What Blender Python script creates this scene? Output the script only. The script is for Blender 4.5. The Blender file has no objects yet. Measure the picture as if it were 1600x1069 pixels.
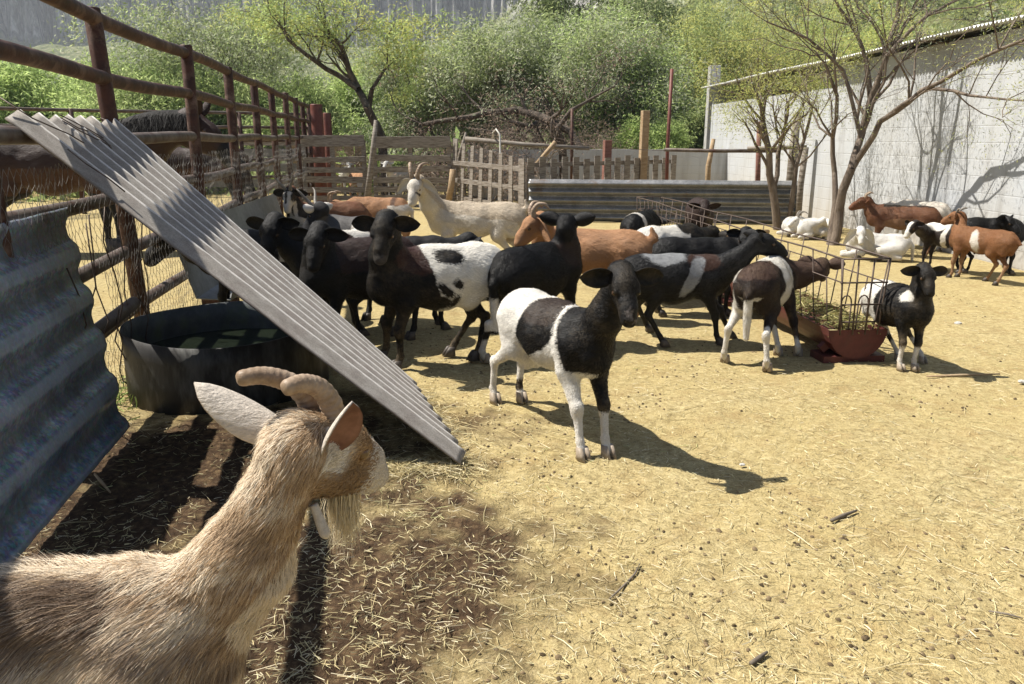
import bpy, math, random
import numpy as np
from mathutils import Vector, Matrix, Euler
R_ = math.radians
C = bpy.context.scene.collection
sc = bpy.context.scene

# ------------------------------------------------------------------ camera, sky, sun, exposure
FPX, CAMH, CX, CY = 1225.0, 1.5, 800.0, 534.5
PITCH = math.atan((CY - 215) / FPX)
cp, sp_ = math.cos(PITCH), math.sin(PITCH)
cam = bpy.data.objects.new('camera', bpy.data.cameras.new('camera'))
C.objects.link(cam)
cam.location = (0, 0, CAMH)
cam.rotation_euler = (math.pi / 2 - PITCH, 0, 0)
cam.data.sensor_width = 36.0
cam.data.lens = 36.0 * FPX / 1600.0
cam.data.clip_start = 0.05
cam.data.clip_end = 5000
sc.camera = cam

SUN_TO = Vector((-0.64, 0.15, 1.0)).normalized()
w = bpy.data.worlds.new('World'); sc.world = w; w.use_nodes = True
nt = w.node_tree
sky = nt.nodes.new('ShaderNodeTexSky'); sky.sky_type = 'NISHITA'; sky.sun_disc = False
sky.sun_elevation = math.asin(SUN_TO.z); sky.sun_rotation = math.atan2(SUN_TO.x, SUN_TO.y)
sky.altitude = 500; sky.air_density = 1.0; sky.dust_density = 1.5
bg = nt.nodes['Background']; bg.inputs['Strength'].default_value = 0.06
nt.links.new(sky.outputs[0], bg.inputs[0])
sun = bpy.data.objects.new('sun', bpy.data.lights.new('sun', 'SUN')); C.objects.link(sun)
sun.data.energy = 5.0; sun.data.angle = R_(0.5); sun.data.color = (1.0, 0.95, 0.86)
sun.rotation_euler = (-SUN_TO).to_track_quat('-Z', 'Y').to_euler()
sc.view_settings.view_transform = 'Standard'; sc.view_settings.look = 'None'
sc.view_settings.exposure = 0.95; sc.view_settings.gamma = 1.0
sc.cycles.max_bounces = 6; sc.cycles.transparent_max_bounces = 8
sc.cycles.use_denoising = True

# ------------------------------------------------------------------ picture helpers
def ray(px, py):
    x = (px - CX) / FPX; y = -(py - CY) / FPX
    return np.array([x, cp + y * sp_, -sp_ + y * cp])
def G(px, py, z=0.0):
    r = ray(px, py); t = (z - CAMH) / r[2]; p = t * r
    return np.array([p[0], p[1], z])
def PT(px, py, Y):
    r = ray(px, py); t = Y / r[1]
    return np.array([r[0] * t, Y, CAMH + r[2] * t])

# ------------------------------------------------------------------ noise
def _h(ix, iy, iz, seed):
    n = (ix.astype(np.int64) * 374761393 + iy.astype(np.int64) * 668265263 + iz.astype(np.int64) * 2147483647 + seed * 974634777) & 0xffffffff
    n = ((n ^ (n >> 13)) * 1274126177) & 0xffffffff
    n = ((n ^ (n >> 16)) * 2246822519) & 0xffffffff
    return ((n ^ (n >> 15)) & 0xffffff) / float(0xffffff)
def vnoise(p, seed=0):
    p = np.asarray(p, float)
    if p.shape[-1] == 2: p = np.concatenate([p, np.zeros(p.shape[:-1] + (1,))], -1)
    i = np.floor(p); f = p - i; f = f * f * (3 - 2 * f); i = i.astype(np.int64)
    r = 0
    for a in (0, 1):
        for b in (0, 1):
            for c in (0, 1):
                wgt = (f[..., 0] if a else 1 - f[..., 0]) * (f[..., 1] if b else 1 - f[..., 1]) * (f[..., 2] if c else 1 - f[..., 2])
                r = r + wgt * _h(i[..., 0] + a, i[..., 1] + b, i[..., 2] + c, seed)
    return r * 2 - 1
def fbm(p, o=4, seed=0):
    r = 0; a = 1.0; s = 0; p = np.asarray(p, float)
    for k in range(o):
        r = r + a * vnoise(p * (2 ** k) + 17.3 * k, seed + k); s += a; a *= .5
    return r / s

# ------------------------------------------------------------------ materials
def new_mat(name):
    m = bpy.data.materials.new(name); m.use_nodes = True
    return m, m.node_tree, m.node_tree.nodes['Principled BSDF']
def N(nt, t, **kw):
    n = nt.nodes.new(t)
    for k, v in kw.items():
        if k in n.inputs.keys(): n.inputs[k].default_value = v
        else: setattr(n, k, v)
    return n
def rgb(c): return (c[0], c[1], c[2], 1.0)
def mixc(nt, fac, a, b, mode='MIX'):
    n = nt.nodes.new('ShaderNodeMix'); n.data_type = 'RGBA'; n.blend_type = mode
    for sock, v in ((n.inputs[0], fac), (n.inputs[6], a), (n.inputs[7], b)):
        if hasattr(v, 'links') or isinstance(v, bpy.types.NodeSocket): nt.links.new(v, sock)
        elif isinstance(v, (int, float)): sock.default_value = v
        else: sock.default_value = rgb(v)
    return n.outputs[2]
def ramp(nt, src, stops, interp='LINEAR'):
    r = nt.nodes.new('ShaderNodeValToRGB'); r.color_ramp.interpolation = interp
    e = r.color_ramp.elements
    while len(e) < len(stops): e.new(0.5)
    for el, (p, c) in zip(e, stops):
        el.position = p; el.color = rgb(c) if not isinstance(c, (int, float)) else (c, c, c, 1)
    nt.links.new(src, r.inputs[0]); return r.outputs[0]
def coords(nt, scale=(1, 1, 1), rot=(0, 0, 0), kind='Object'):
    tc = nt.nodes.new('ShaderNodeTexCoord'); mp = nt.nodes.new('ShaderNodeMapping')
    mp.inputs['Scale'].default_value = scale; mp.inputs['Rotation'].default_value = rot
    nt.links.new(tc.outputs[kind], mp.inputs[0]); return mp.outputs[0]
def noise(nt, vec, scale, detail=4, rough=.55, dist=0.0):
    n = nt.nodes.new('ShaderNodeTexNoise'); n.inputs['Scale'].default_value = scale
    n.inputs['Detail'].default_value = detail; n.inputs['Roughness'].default_value = rough; n.inputs['Distortion'].default_value = dist
    if vec is not None: nt.links.new(vec, n.inputs['Vector'])
    return n.outputs[0]
def bump(nt, bsdf, h, strength=.4, dist=.01):
    b = nt.nodes.new('ShaderNodeBump'); b.inputs['Strength'].default_value = strength; b.inputs['Distance'].default_value = dist
    nt.links.new(h, b.inputs['Height']); nt.links.new(b.outputs[0], bsdf.inputs['Normal'])
def simple(name, c0, c1, scale=6, rough=.7, metal=0.0, bs=.3, bd=.004, stretch=(1, 1, 1), c2=None, spec=.3, hard=False):
    m, nt, b = new_mat(name); v = coords(nt, stretch)
    n1 = noise(nt, v, scale, 6, .6); n2 = noise(nt, v, scale * 7, 4, .6)
    st = [(.35, c0), (.65, c1)] if not hard else [(.47, c0), (.53, c1)]
    col = ramp(nt, n1, st)
    if c2 is not None: col = mixc(nt, ramp(nt, noise(nt, v, scale * .6 + 1.7, 5, .65), [(.5, 0), (.66, 1)]), col, c2)
    col = mixc(nt, .5, col, ramp(nt, n2, [(.3, .55), (.7, 1.0)]), 'MULTIPLY')
    nt.links.new(col, b.inputs['Base Color']); b.inputs['Roughness'].default_value = rough; b.inputs['Metallic'].default_value = metal
    b.inputs['Specular IOR Level'].default_value = spec
    bump(nt, b, n2, bs, bd); return m

# ------------------------------------------------------------------ object helpers
def link_mesh(name, V, F, mat, parent=None, smooth=False, attrs=None, mats=None, midx=None):
    me = bpy.data.meshes.new(name)
    V = np.asarray(V, np.float32)
    if isinstance(F, np.ndarray):
        n, k = F.shape
        me.vertices.add(len(V)); me.vertices.foreach_set('co', V.ravel())
        me.loops.add(n * k); me.loops.foreach_set('vertex_index', F.astype(np.int32).ravel())
        me.polygons.add(n); me.polygons.foreach_set('loop_start', np.arange(0, n * k, k, dtype=np.int32))
        try: me.polygons.foreach_set('loop_total', np.full(n, k, np.int32))
        except Exception: pass
        me.update(calc_edges=True)
    else:
        me.from_pydata([tuple(map(float, v)) for v in V], [], [list(map(int, f)) for f in F]); me.update()
    for mm in (mats if mats else [mat]):
        me.materials.append(mm)
    if midx is not None: me.polygons.foreach_set('material_index', np.asarray(midx, np.int32))
    if smooth: me.polygons.foreach_set('use_smooth', np.ones(len(me.polygons), bool))
    if attrs:
        for an, av in attrs.items():
            av = np.asarray(av, np.float32)
            if av.ndim == 1:
                a = me.attributes.new(an, 'FLOAT', 'POINT'); a.data.foreach_set('value', av)
            else:
                a = me.attributes.new(an, 'FLOAT_COLOR', 'POINT')
                if av.shape[1] == 3: av = np.concatenate([av, np.ones((len(av), 1), np.float32)], 1)
                a.data.foreach_set('color', av.ravel())
    o = bpy.data.objects.new(name, me); C.objects.link(o)
    if parent is not None: o.parent = parent
    return o
def tag(o, label, cat, group=None):
    o['label'] = label; o['category'] = cat
    if group: o['group'] = group
    return o
def thing(name, label, cat, loc=(0, 0, 0), rotz=0, group=None):
    o = bpy.data.objects.new(name, None); C.objects.link(o); o.empty_display_size = .1
    o.location = [float(v) for v in loc]; o.rotation_euler = (0, 0, rotz)
    return tag(o, label, cat, group)
def structure(o): o['kind'] = 'structure'; return o
def stuff(o, label=None, cat=None):
    o['kind'] = 'stuff'
    if label: o['label'] = label; o['category'] = cat
    return o

class MB:
    def __init__(s): s.v = []; s.f = []; s.n = 0
    def add(s, V, F):
        s.v.append(np.asarray(V, float)); s.f += [[i + s.n for i in f] for f in F]; s.n += len(V)
    def box(s, c, size, rz=0.0, M=None, bev=0.0):
        x, y, z = [v / 2 for v in size]
        V = np.array([[a * x, b * y, d * z] for a in (-1, 1) for b in (-1, 1) for d in (-1, 1)])
        if M is not None: V = V @ np.array(M).T
        elif rz: V = V @ np.array(Matrix.Rotation(rz, 3, 'Z')).T
        s.add(V + np.asarray(c, float), [(0, 1, 3, 2), (4, 6, 7, 5), (0, 4, 5, 1), (2, 3, 7, 6), (0, 2, 6, 4), (1, 5, 7, 3)])
    def plank(s, a, b, wd, th, up=(0, 0, 1)):
        a = np.asarray(a, float); b = np.asarray(b, float); d = b - a; L = np.linalg.norm(d); d /= L
        u = np.asarray(up, float); sd = np.cross(d, u); sd /= np.linalg.norm(sd); u = np.cross(sd, d)
        s.box((a + b) / 2, (L, th, wd), M=np.array([d, sd, u]).T)
    def tube(s, pts, rad, n=8, cap=True, wob=0.0, rng=None):
        pts = np.asarray(pts, float); m = len(pts)
        rad = np.full(m, rad) if np.isscalar(rad) else np.asarray(rad, float)
        t = np.gradient(pts, axis=0); t /= np.linalg.norm(t, axis=1)[:, None] + 1e-9
        ref = np.array([0, 0, 1.0]) if abs(t[0][2]) < .9 else np.array([1.0, 0, 0])
        V = []; u = np.cross(t[0], ref); u /= np.linalg.norm(u)
        for i in range(m):
            u = u - t[i] * (u @ t[i]); u /= np.linalg.norm(u) + 1e-9
            v = np.cross(t[i], u)
            for k in range(n):
                a = 2 * math.pi * k / n
                rr = rad[i] * (1 + (rng.uniform(-wob, wob) if rng else 0))
                V.append(pts[i] + rr * (math.cos(a) * u + math.sin(a) * v))
        F = [(i * n + k, i * n + (k + 1) % n, (i + 1) * n + (k + 1) % n, (i + 1) * n + k) for i in range(m - 1) for k in range(n)]
        if cap: F += [tuple(range(n))[::-1], tuple((m - 1) * n + k for k in range(n))]
        s.add(V, F)
    def build(s, name, mat, parent=None, smooth=False, attrs=None, bevel=0.0):
        o = link_mesh(name, np.concatenate(s.v), s.f, mat, parent, smooth, attrs)
        if bevel:
            md = o.modifiers.new('Bevel', 'BEVEL'); md.width = bevel; md.segments = 1
        return o

# ------------------------------------------------------------------ setting: ground and hills
MUD = [(-1.35, 3.5, 1.25, .95), (-.75, 2.2, .9, 1.0), (-1.7, 2.6, .8, 1.2), (-.35, 2.45, .6, .8)]
def mud_mask(x, y):
    m = np.full(x.shape, -1.0)
    for cx, cy, rx, ry in MUD: m = np.maximum(m, 1 - np.sqrt(((x - cx) / rx) ** 2 + ((y - cy) / ry) ** 2))
    q = np.stack([x, y], -1)
    return np.clip((m + .28 * fbm(q * 2.2, 3, 5) + .42 * fbm(q * 9, 4, 15)) * 1.9 + .25, 0, 1)
def ground_z(x, y):
    q = np.stack([x, y], -1); r = np.hypot(x, y)
    fine = np.clip(1 - r / 9, 0, 1)
    pit = np.clip(fbm(q * 6.5, 2, 6) - .22, 0, .4)
    z = .022 * fbm(q * 1.1, 3, 1) + .012 * fbm(q * 4.5, 3, 2) + fine * (.009 * fbm(q * 16, 3, 3) - .03 * pit)
    md = mud_mask(x, y) * fine
    z += md * (.034 * fbm(q * 8, 4, 4) + .020 * np.abs(fbm(q * 20, 3, 8)))
    return z - .004
def build_ground():
    rs = [0.0, .3]
    while rs[-1] < 14: rs.append(rs[-1] * 1.0 + max(.012, rs[-1] * .0075))
    while rs[-1] < 1500: rs.append(rs[-1] * 1.12)
    rs = np.array(rs)
    a = np.concatenate([np.linspace(-48, 48, 430, endpoint=False), np.linspace(48, 312, 70, endpoint=False)])
    a = np.radians(a)
    RR, AA = np.meshgrid(rs, a, indexing='ij')
    X = RR * np.sin(AA); Y = RR * np.cos(AA); Z = ground_z(X, Y)
    n, m = X.shape; idx = np.arange(n * m).reshape(n, m); nx = np.roll(idx, -1, 1)
    F = np.stack([idx[:-1], nx[:-1], nx[1:], idx[1:]], -1).reshape(-1, 4)[:, ::-1]
    mt, nt, b = new_mat('straw_littered_ground'); v = coords(nt)
    at = N(nt, 'ShaderNodeAttribute', attribute_name='mud')
    nA = noise(nt, v, 1.1, 5, .6); nB = noise(nt, v, 26, 5, .7); nC = noise(nt, v, 120, 3, .7); nD = noise(nt, v, 4.5, 5, .62)
    base = ramp(nt, nB, [(.28, (.21, .16, .075)), (.45, (.385, .305, .145)), (.58, (.475, .385, .195)), (.75, (.58, .485, .275))])
    base = mixc(nt, ramp(nt, nA, [(.42, 0), (.68, .55)]), base, (.42, .325, .14))
    base = mixc(nt, ramp(nt, nD, [(.5, 0), (.72, .65)]), base, (.31, .215, .095))
    base = mixc(nt, .8, base, ramp(nt, nC, [(.28, .45), (.62, 1.08)]), 'MULTIPLY')
    vo = nt.nodes.new('ShaderNodeTexVoronoi'); vo.inputs['Scale'].default_value = 34; nt.links.new(v, vo.inputs['Vector'])
    base = mixc(nt, ramp(nt, vo.outputs['Distance'], [(.09, .75), (.2, 0)]), base, (.17, .115, .055))
    sep = nt.nodes.new('ShaderNodeSeparateXYZ'); nt.links.new(v, sep.inputs[0])
    mud = ramp(nt, nB, [(.3, (.026, .016, .010)), (.52, (.066, .041, .023)), (.66, (.13, .086, .046)), (.8, (.25, .175, .09))])
    base = mixc(nt, at.outputs['Fac'], base, mud)
    nt.links.new(base, b.inputs['Base Color']); b.inputs['Roughness'].default_value = .92; b.inputs['Specular IOR Level'].default_value = .12
    ad = N(nt, 'ShaderNodeMath', operation='ADD'); nt.links.new(nB, ad.inputs[0]); nt.links.new(nC, ad.inputs[1])
    bump(nt, b, ad.outputs[0], .75, .012)
    o = link_mesh('ground', np.stack([X, Y, Z], -1).reshape(-1, 3), F, mt, smooth=True, attrs={'mud': mud_mask(X, Y).ravel()})
    structure(o)
build_ground()

def hill_z(x, y):
    az = np.degrees(np.arctan2(x, y)); r = np.hypot(x, y)
    q = np.stack([x, y], -1)
    # wooded slope, closer on the right
    start = 150 - 95 / (1 + np.exp(-(az - 6) / 5.0)) ; slope = .40 + .10 / (1 + np.exp(-(az - 8) / 6.0))
    z1 = np.maximum(r - start, 0) * slope
    z1 = z1 * (1 + .22 * fbm(q / 40., 4, 21)) - 2 + .9 * fbm(q / 5., 3, 33) * np.clip((r - start) / 20, 0, 1)
    z1 = np.minimum(z1, 165 + 8 * fbm(q / 60., 3, 23))
    # far limestone cliff on the left
    rr = r + 55 * fbm(q / 170., 4, 41)
    talus = np.clip((rr - 330) / 240., 0, 1) * 62
    ribs = 60 * np.abs(fbm(np.stack([az * .9, r / 900.], -1), 4, 51)) + 14 * np.abs(fbm(np.stack([az * 2.6, r / 300.], -1), 2, 55))
    cl = np.clip((rr - 560 - ribs) / 55., 0, 1); cl = cl * cl * (3 - 2 * cl)
    z2 = talus + cl * 118 + (6 * fbm(q / 25., 4, 61) + 7 * cl * fbm(np.stack([az * 1.5, r / 16.], -1), 3, 63)) * np.clip((rr - 320) / 60, 0, 1) - 2
    wr = 1 / (1 + np.exp(-(az - 2.5) / 2.2))
    return np.where(wr > .999, z1, z1 * wr + z2 * (1 - wr))
def build_hills():
    rs = [46.0]
    while rs[-1] < 900: rs.append(rs[-1] * (1.012 if rs[-1] < 480 or rs[-1] > 760 else 1.0055))
    rs = np.array(rs); a = np.radians(np.concatenate([np.arange(-75, -36, .3), np.arange(-36, 8, .085), np.arange(8, 40, .16), np.arange(40, 75, .3)]))
    RR, AA = np.meshgrid(rs, a, indexing='ij'); X = RR * np.sin(AA); Y = RR * np.cos(AA); Z = hill_z(X, Y)
    n, m = X.shape; idx = np.arange(n * m).reshape(n, m)
    F = np.stack([idx[:-1, :-1], idx[1:, :-1], idx[1:, 1:], idx[:-1, 1:]], -1).reshape(-1, 4)
    mt, nt, b = new_mat('scrub_hill_and_cliff'); v = coords(nt)
    geo = nt.nodes.new('ShaderNodeNewGeometry'); sep = nt.nodes.new('ShaderNodeSeparateXYZ'); nt.links.new(geo.outputs['Normal'], sep.inputs[0])
    n1 = noise(nt, v, .35, 6, .65); n2 = noise(nt, v, .05, 5, .6)
    vs = coords(nt, (1, 1, .4)); n3 = noise(nt, vs, .10, 9, .74, .8)
    green = ramp(nt, n1, [(.36, (.045, .062, .018)), (.48, (.105, .125, .04)), (.56, (.19, .20, .085)), (.66, (.33, .30, .19))])
    green = mixc(nt, ramp(nt, n2, [(.4, 0), (.65, .5)]), green, (.14, .15, .07))
    vs2 = coords(nt, (1, 1, .38)); n4 = noise(nt, vs2, .13, 8, .74, 1.2)
    rock = ramp(nt, n3, [(.38, (.03, .03, .031)), (.46, (.16, .155, .15)), (.53, (.34, .33, .315)), (.62, (.56, .54, .51))])
    rock = mixc(nt, .85, rock, ramp(nt, n4, [(.41, .16), (.49, .85), (.58, 1.15)]), 'MULTIPLY')
    f = ramp(nt, sep.outputs[2], [(.52, 1), (.72, 0)])
    nt.links.new(mixc(nt, f, green, rock), b.inputs['Base Color']); b.inputs['Roughness'].default_value = .95; b.inputs['Specular IOR Level'].default_value = .05
    bump(nt, b, n3, .8, 2.5)
    structure(link_mesh('hills', np.stack([X, Y, Z], -1).reshape(-1, 3), F, mt, smooth=True))
build_hills()

# ------------------------------------------------------------------ structures
M_rust = simple('rusty_pipe_steel', (.036, .017, .013), (.085, .036, .024), 9, .62, .25, .5, .004, c2=(.16, .10, .075))
M_rail = simple('weathered_grey_brown_pipe', (.08, .057, .044), (.17, .14, .12), 7, .6, .3, .4, .003, c2=(.085, .042, .03))
M_wire = simple('galvanised_wire', (.16, .15, .14), (.27, .255, .235), 20, .6, .3, .2, .001)
M_rwire = simple('rusty_wire_rod', (.07, .048, .038), (.14, .105, .085), 20, .6, .3, .2, .001)
M_wood = simple('weathered_grey_wood', (.19, .16, .13), (.33, .295, .255), 5, .85, 0, .6, .004, (1, 1, 9), c2=(.12, .09, .065))
M_woodh = simple('weathered_pallet_board', (.20, .17, .14), (.36, .325, .285), 5, .85, 0, .6, .004, (1.2, 9, 9), c2=(.12, .09, .065))
M_redwood = simple('reddish_square_post_wood', (.17, .075, .055), (.27, .13, .10), 6, .8, 0, .5, .004, (1, 1, 7))
M_barkb = simple('peeled_branch_wood', (.30, .20, .11), (.42, .31, .19), 8, .8, 0, .5, .004, (1, 1, 4))
M_redpost = simple('red_oxide_painted_steel', (.12, .035, .026), (.19, .062, .045), 4, .55, .1, .3, .004, c2=(.09, .04, .03))
def fibre_mat():
    m, nt, b = new_mat('weathered_fibre_cement'); a = N(nt, 'ShaderNodeAttribute', attribute_name='uv2'); sep = nt.nodes.new('ShaderNodeSeparateColor'); nt.links.new(a.outputs['Color'], sep.inputs[0])
    mp = nt.nodes.new('ShaderNodeMapping'); mp.inputs['Scale'].default_value = (14, 12, 1); nt.links.new(a.outputs['Vector'], mp.inputs[0])
    v = coords(nt); st = noise(nt, mp.outputs[0], 3.0, 6, .65); gr = noise(nt, v, 190, 3, .7); bl = noise(nt, v, 7, 5, .6)
    col = ramp(nt, st, [(.3, (.235, .21, .185)), (.5, (.30, .275, .245)), (.7, (.37, .345, .31))])
    col = mixc(nt, ramp(nt, bl, [(.45, 0), (.7, .6)]), col, (.22, .185, .165))
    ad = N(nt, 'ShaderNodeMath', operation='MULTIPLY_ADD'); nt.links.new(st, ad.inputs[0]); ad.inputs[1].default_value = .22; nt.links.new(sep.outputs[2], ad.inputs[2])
    col = mixc(nt, ramp(nt, ad.outputs[0], [(.94, 0), (1.06, .8)]), col, (.66, .63, .59))      # crests worn pale; these lines also paint in ridge highlights
    col = mixc(nt, ramp(nt, ad.outputs[0], [(.12, .6), (.30, 0)]), col, (.16, .13, .115))      # dirt in the valleys; its dark also paints in groove shade
    col = mixc(nt, .7, col, ramp(nt, gr, [(.3, .55), (.65, 1.1)]), 'MULTIPLY')
    nt.links.new(col, b.inputs['Base Color']); b.inputs['Roughness'].default_value = .85; b.inputs['Specular IOR Level'].default_value = .2; bump(nt, b, gr, .4, .002); return m
M_fibre = fibre_mat()
M_galv = simple('old_galvanised_sheet', (.17, .215, .27), (.34, .40, .46), 6, .4, .35, .3, .003, (1, 1, 1), c2=(.13, .125, .12))
M_black = simple('dirty_black_steel', (.018, .017, .017), (.045, .042, .04), 6, .55, .2, .5, .004, (1, 1, .3), c2=(.12, .12, .115))
M_blueg = simple('blue_grey_tank_inside', (.05, .055, .058), (.10, .11, .112), 5, .55, .1, .4, .004, c2=(.09, .11, .07))
M_maroon = simple('maroon_trough_steel', (.085, .022, .020), (.14, .042, .036), 6, .5, .2, .3, .003, c2=(.07, .03, .025))

def galv_mat(name='spangled_galvanised_sheet', cols=((.10, .135, .175), (.21, .27, .335), (.37, .44, .51)), crest=(.46, .53, .61), sc_=70, spg=.45):
    m, nt, b = new_mat(name); a = N(nt, 'ShaderNodeAttribute', attribute_name='uv2'); sep = nt.nodes.new('ShaderNodeSeparateColor'); nt.links.new(a.outputs['Color'], sep.inputs[0]); v = coords(nt)
    vo = nt.nodes.new('ShaderNodeTexVoronoi'); vo.inputs['Scale'].default_value = sc_; nt.links.new(v, vo.inputs['Vector']); n1 = noise(nt, v, 5, 7, .68); n2 = noise(nt, v, 40, 5, .7)
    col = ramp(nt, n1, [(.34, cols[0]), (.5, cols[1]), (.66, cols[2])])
    col = mixc(nt, spg, col, vo.outputs['Color'], 'SOFT_LIGHT'); col = mixc(nt, .6, col, ramp(nt, n2, [(.32, .5), (.66, 1.1)]), 'MULTIPLY')
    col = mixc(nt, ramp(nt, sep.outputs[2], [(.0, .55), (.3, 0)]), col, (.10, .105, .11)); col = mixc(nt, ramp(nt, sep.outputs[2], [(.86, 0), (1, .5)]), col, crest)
    col = mixc(nt, ramp(nt, noise(nt, v, 3.1, 6, .7), [(.58, 0), (.72, .8)]), col, (.15, .10, .065))
    nt.links.new(col, b.inputs['Base Color']); b.inputs['Metallic'].default_value = .3; b.inputs['Roughness'].default_value = .38; bump(nt, b, n2, .12, .002); return m
M_galv2 = galv_mat('dull_grey_corrugated_steel', ((.14, .14, .142), (.21, .21, .213), (.29, .29, .29)), (.66, .66, .64), 30, 0.0)  # pale crest colour paints sun highlights along the fence ridges
FS, FX0, FY0 = -0.166, -2.53, 5.27
def fx(Y): return FX0 + FS * (Y - FY0)
FDIR = np.array([FS, 1.0, 0]); FDIR /= np.linalg.norm(FDIR)
RAILS = [2.22, 1.87, 1.50, 1.13, .755, .37]
rng = random.Random(4)
PY = [-.3, 1.95, 3.38, 5.27, 7.3, 9.3, 11.3, 13.1, 14.9, 16.7, 18.4, 19.9]
pf = thing('pipe_fence', 'tall corral fence of rusty pipe posts and rails with chicken wire', 'fence', (fx(5.27), 5.27, 0))
def loc(o, p): return np.asarray(p, float) - np.array(o.location)
for i, Y in enumerate(PY):
    m = MB(); top = 2.27 + rng.uniform(-.01, .02)
    dx = -.10 if abs(Y - 5.27) < .01 else rng.uniform(-.02, .02)
    m.tube([loc(pf, (fx(Y), Y, -.2)), loc(pf, (fx(Y) + dx * .5, Y, top / 2)), loc(pf, (fx(Y) + dx, Y, top - .01)), loc(pf, (fx(Y) + dx, Y, top))], [.052, .052, .052, .046], 14)
    m.build('post', M_rust, pf, True)
for j, z in enumerate(RAILS):
    m = MB(); segs = [(-.6, 20.0)] if z != .37 else [(-.6, 4.95), (4.4, 20.0)]
    for si, (ya, yb) in enumerate(segs):
        pts = []
        for Y in np.arange(ya, yb + .01, .55):
            off = (.07 if (z == .37 and si == 0) else -.035)
            zz = z + .012 * math.sin(Y * 1.7 + j) + (.10 if (z == .37 and si == 0) else 0)
            dx = -.10 * max(0, 1 - abs(Y - 5.27) / 1.9) * (z / 2.27)
            pts.append(loc(pf, (fx(Y) + dx + (off if j >= 3 else 0) , Y, zz)))
        m.tube(pts, .046 if j < 2 else .042, 12)
    m.build('rail', M_rail if j >= 2 else M_rust, pf, True)
# chicken wire: a hexagonal net hung on the fence
def wire_net():
    V, E = [], []
    cw, ch = .062, .07
    r = random.Random(9); key = {}
    def nid(u, v):
        k = (round(u, 4), round(v, 4))
        if k not in key:
            key[k] = len(V)
            Y = 2.0 + u; sag = .03 * vnoise(np.array([[u * 1.3, v * 2., 3.]]), 7)[0] + .02 * vnoise(np.array([[u * 6, v * 6., 3.]]), 8)[0]
            top = 1.40 + .06 * vnoise(np.array([[u * 2.1, .5, 0]]), 3)[0]
            V.append([fx(Y) + .062 + sag, Y + r.uniform(-.008, .008) + .03 * vnoise(np.array([[u * 2, v * 3., 9.]]), 17)[0], .03 + v * top / 1.4 + r.uniform(-.008, .008)])
        return key[k]
    for i in range(int(15.5 / cw)):
        for j in range(int(1.38 / ch)):
            u = i * cw; v = j * ch
            if vnoise(np.array([[u * .9, v * 2.2, 5.]]), 31)[0] > .62: continue
            o = cw / 2 if j % 2 else 0
            a = nid(u + o, v); b = nid(u + o, v + ch * .45)
            c = nid(u + o + cw / 2, v + ch); d = nid(u + o - cw / 2, v + ch)
            E += [(a, b), (b, c), (b, d)]
    V = np.array(V); E = np.array(sorted(set(E))); A = V[E[:, 0]]; B = V[E[:, 1]]
    rad = .0011 + .00006 * A[:, 1]
    d = B - A; d /= np.linalg.norm(d, axis=1)[:, None] + 1e-9
    u = np.cross(d, np.array([0.3, .2, 1.0])); u /= np.linalg.norm(u, axis=1)[:, None]; v = np.cross(d, u)
    VV = []; 
    for P in (A, B):
        for k in range(3):
            a = 2 * math.pi * k / 3; VV.append(P + rad[:, None] * (math.cos(a) * u + math.sin(a) * v))
    VV = np.stack(VV, 1); n = len(E); base = (np.arange(n) * 6)[:, None]
    F = np.concatenate([base + np.array([k, (k + 1) % 3, 3 + (k + 1) % 3, 3 + k]) for k in range(3)])
    return VV.reshape(-1, 3) - np.array(pf.location), F
V, F = wire_net(); link_mesh('wire_mesh', V, F, M_wire, pf)
# thin twisted wires and dry stems on the near mesh
m = MB(); r = random.Random(3)
for k in range(9):
    Y = 3.9 + .15 * k + r.uniform(-.1, .1); x = fx(Y) + .09
    pts = [loc(pf, (x + r.uniform(-.04, .06), Y + r.uniform(-.06, .06) , z)) for z in np.linspace(0.0, r.uniform(.5, 1.2), 7)]
    m.tube(pts, .004, 5)
for zt in (1.52, 1.60, 1.565):
    a = np.linspace(0, 6.28, 14)
    m.tube([loc(pf, (fx(5.27) - .06 + .062 * math.cos(t), 5.27 + .062 * math.sin(t), zt + .02 * math.sin(t * 2))) for t in a], .004, 5)
m.build('tie_wire', M_rwire, pf, True)

# second corral fence behind the horses
cf = thing('corral_fence', 'thin pipe corral fence far behind the horses on the left', 'fence', (-9, 14, 0))
A0, A1 = np.array([-12.5, 12.6, 0]), np.array([-4.9, 19.6, 0])
for t in np.linspace(0, 1, 7):
    p = A0 + (A1 - A0) * t; m = MB(); m.tube([loc(cf, p + [0, 0, -.2]), loc(cf, p + [0, 0, 2.05])], .05, 8); m.build('post', M_rust, cf, True)
for z in (2.03, 1.72, 1.42, 1.0, .6):
    m = MB(); m.tube([loc(cf, A0 + (A1 - A0) * t + [0, 0, z + .01 * math.sin(9 * t)]) for t in np.linspace(0, 1, 8)], .034, 8); m.build('rail', M_rail, cf, True)

# grey board fence past the pipe fence
bf = thing('board_fence', 'low fence of grey horizontal boards seen through the chicken wire', 'fence', (-7.2, 20.8, 0))
for z in (.35, .75, 1.12, 1.4):
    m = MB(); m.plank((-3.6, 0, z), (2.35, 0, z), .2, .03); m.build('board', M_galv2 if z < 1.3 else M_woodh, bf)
for x in (-3.4, -1.4, .6, 2.2):
    m = MB(); m.box((x, .07, .75), (.1, .1, 1.6)); m.build('post', M_wood, bf)

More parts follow.
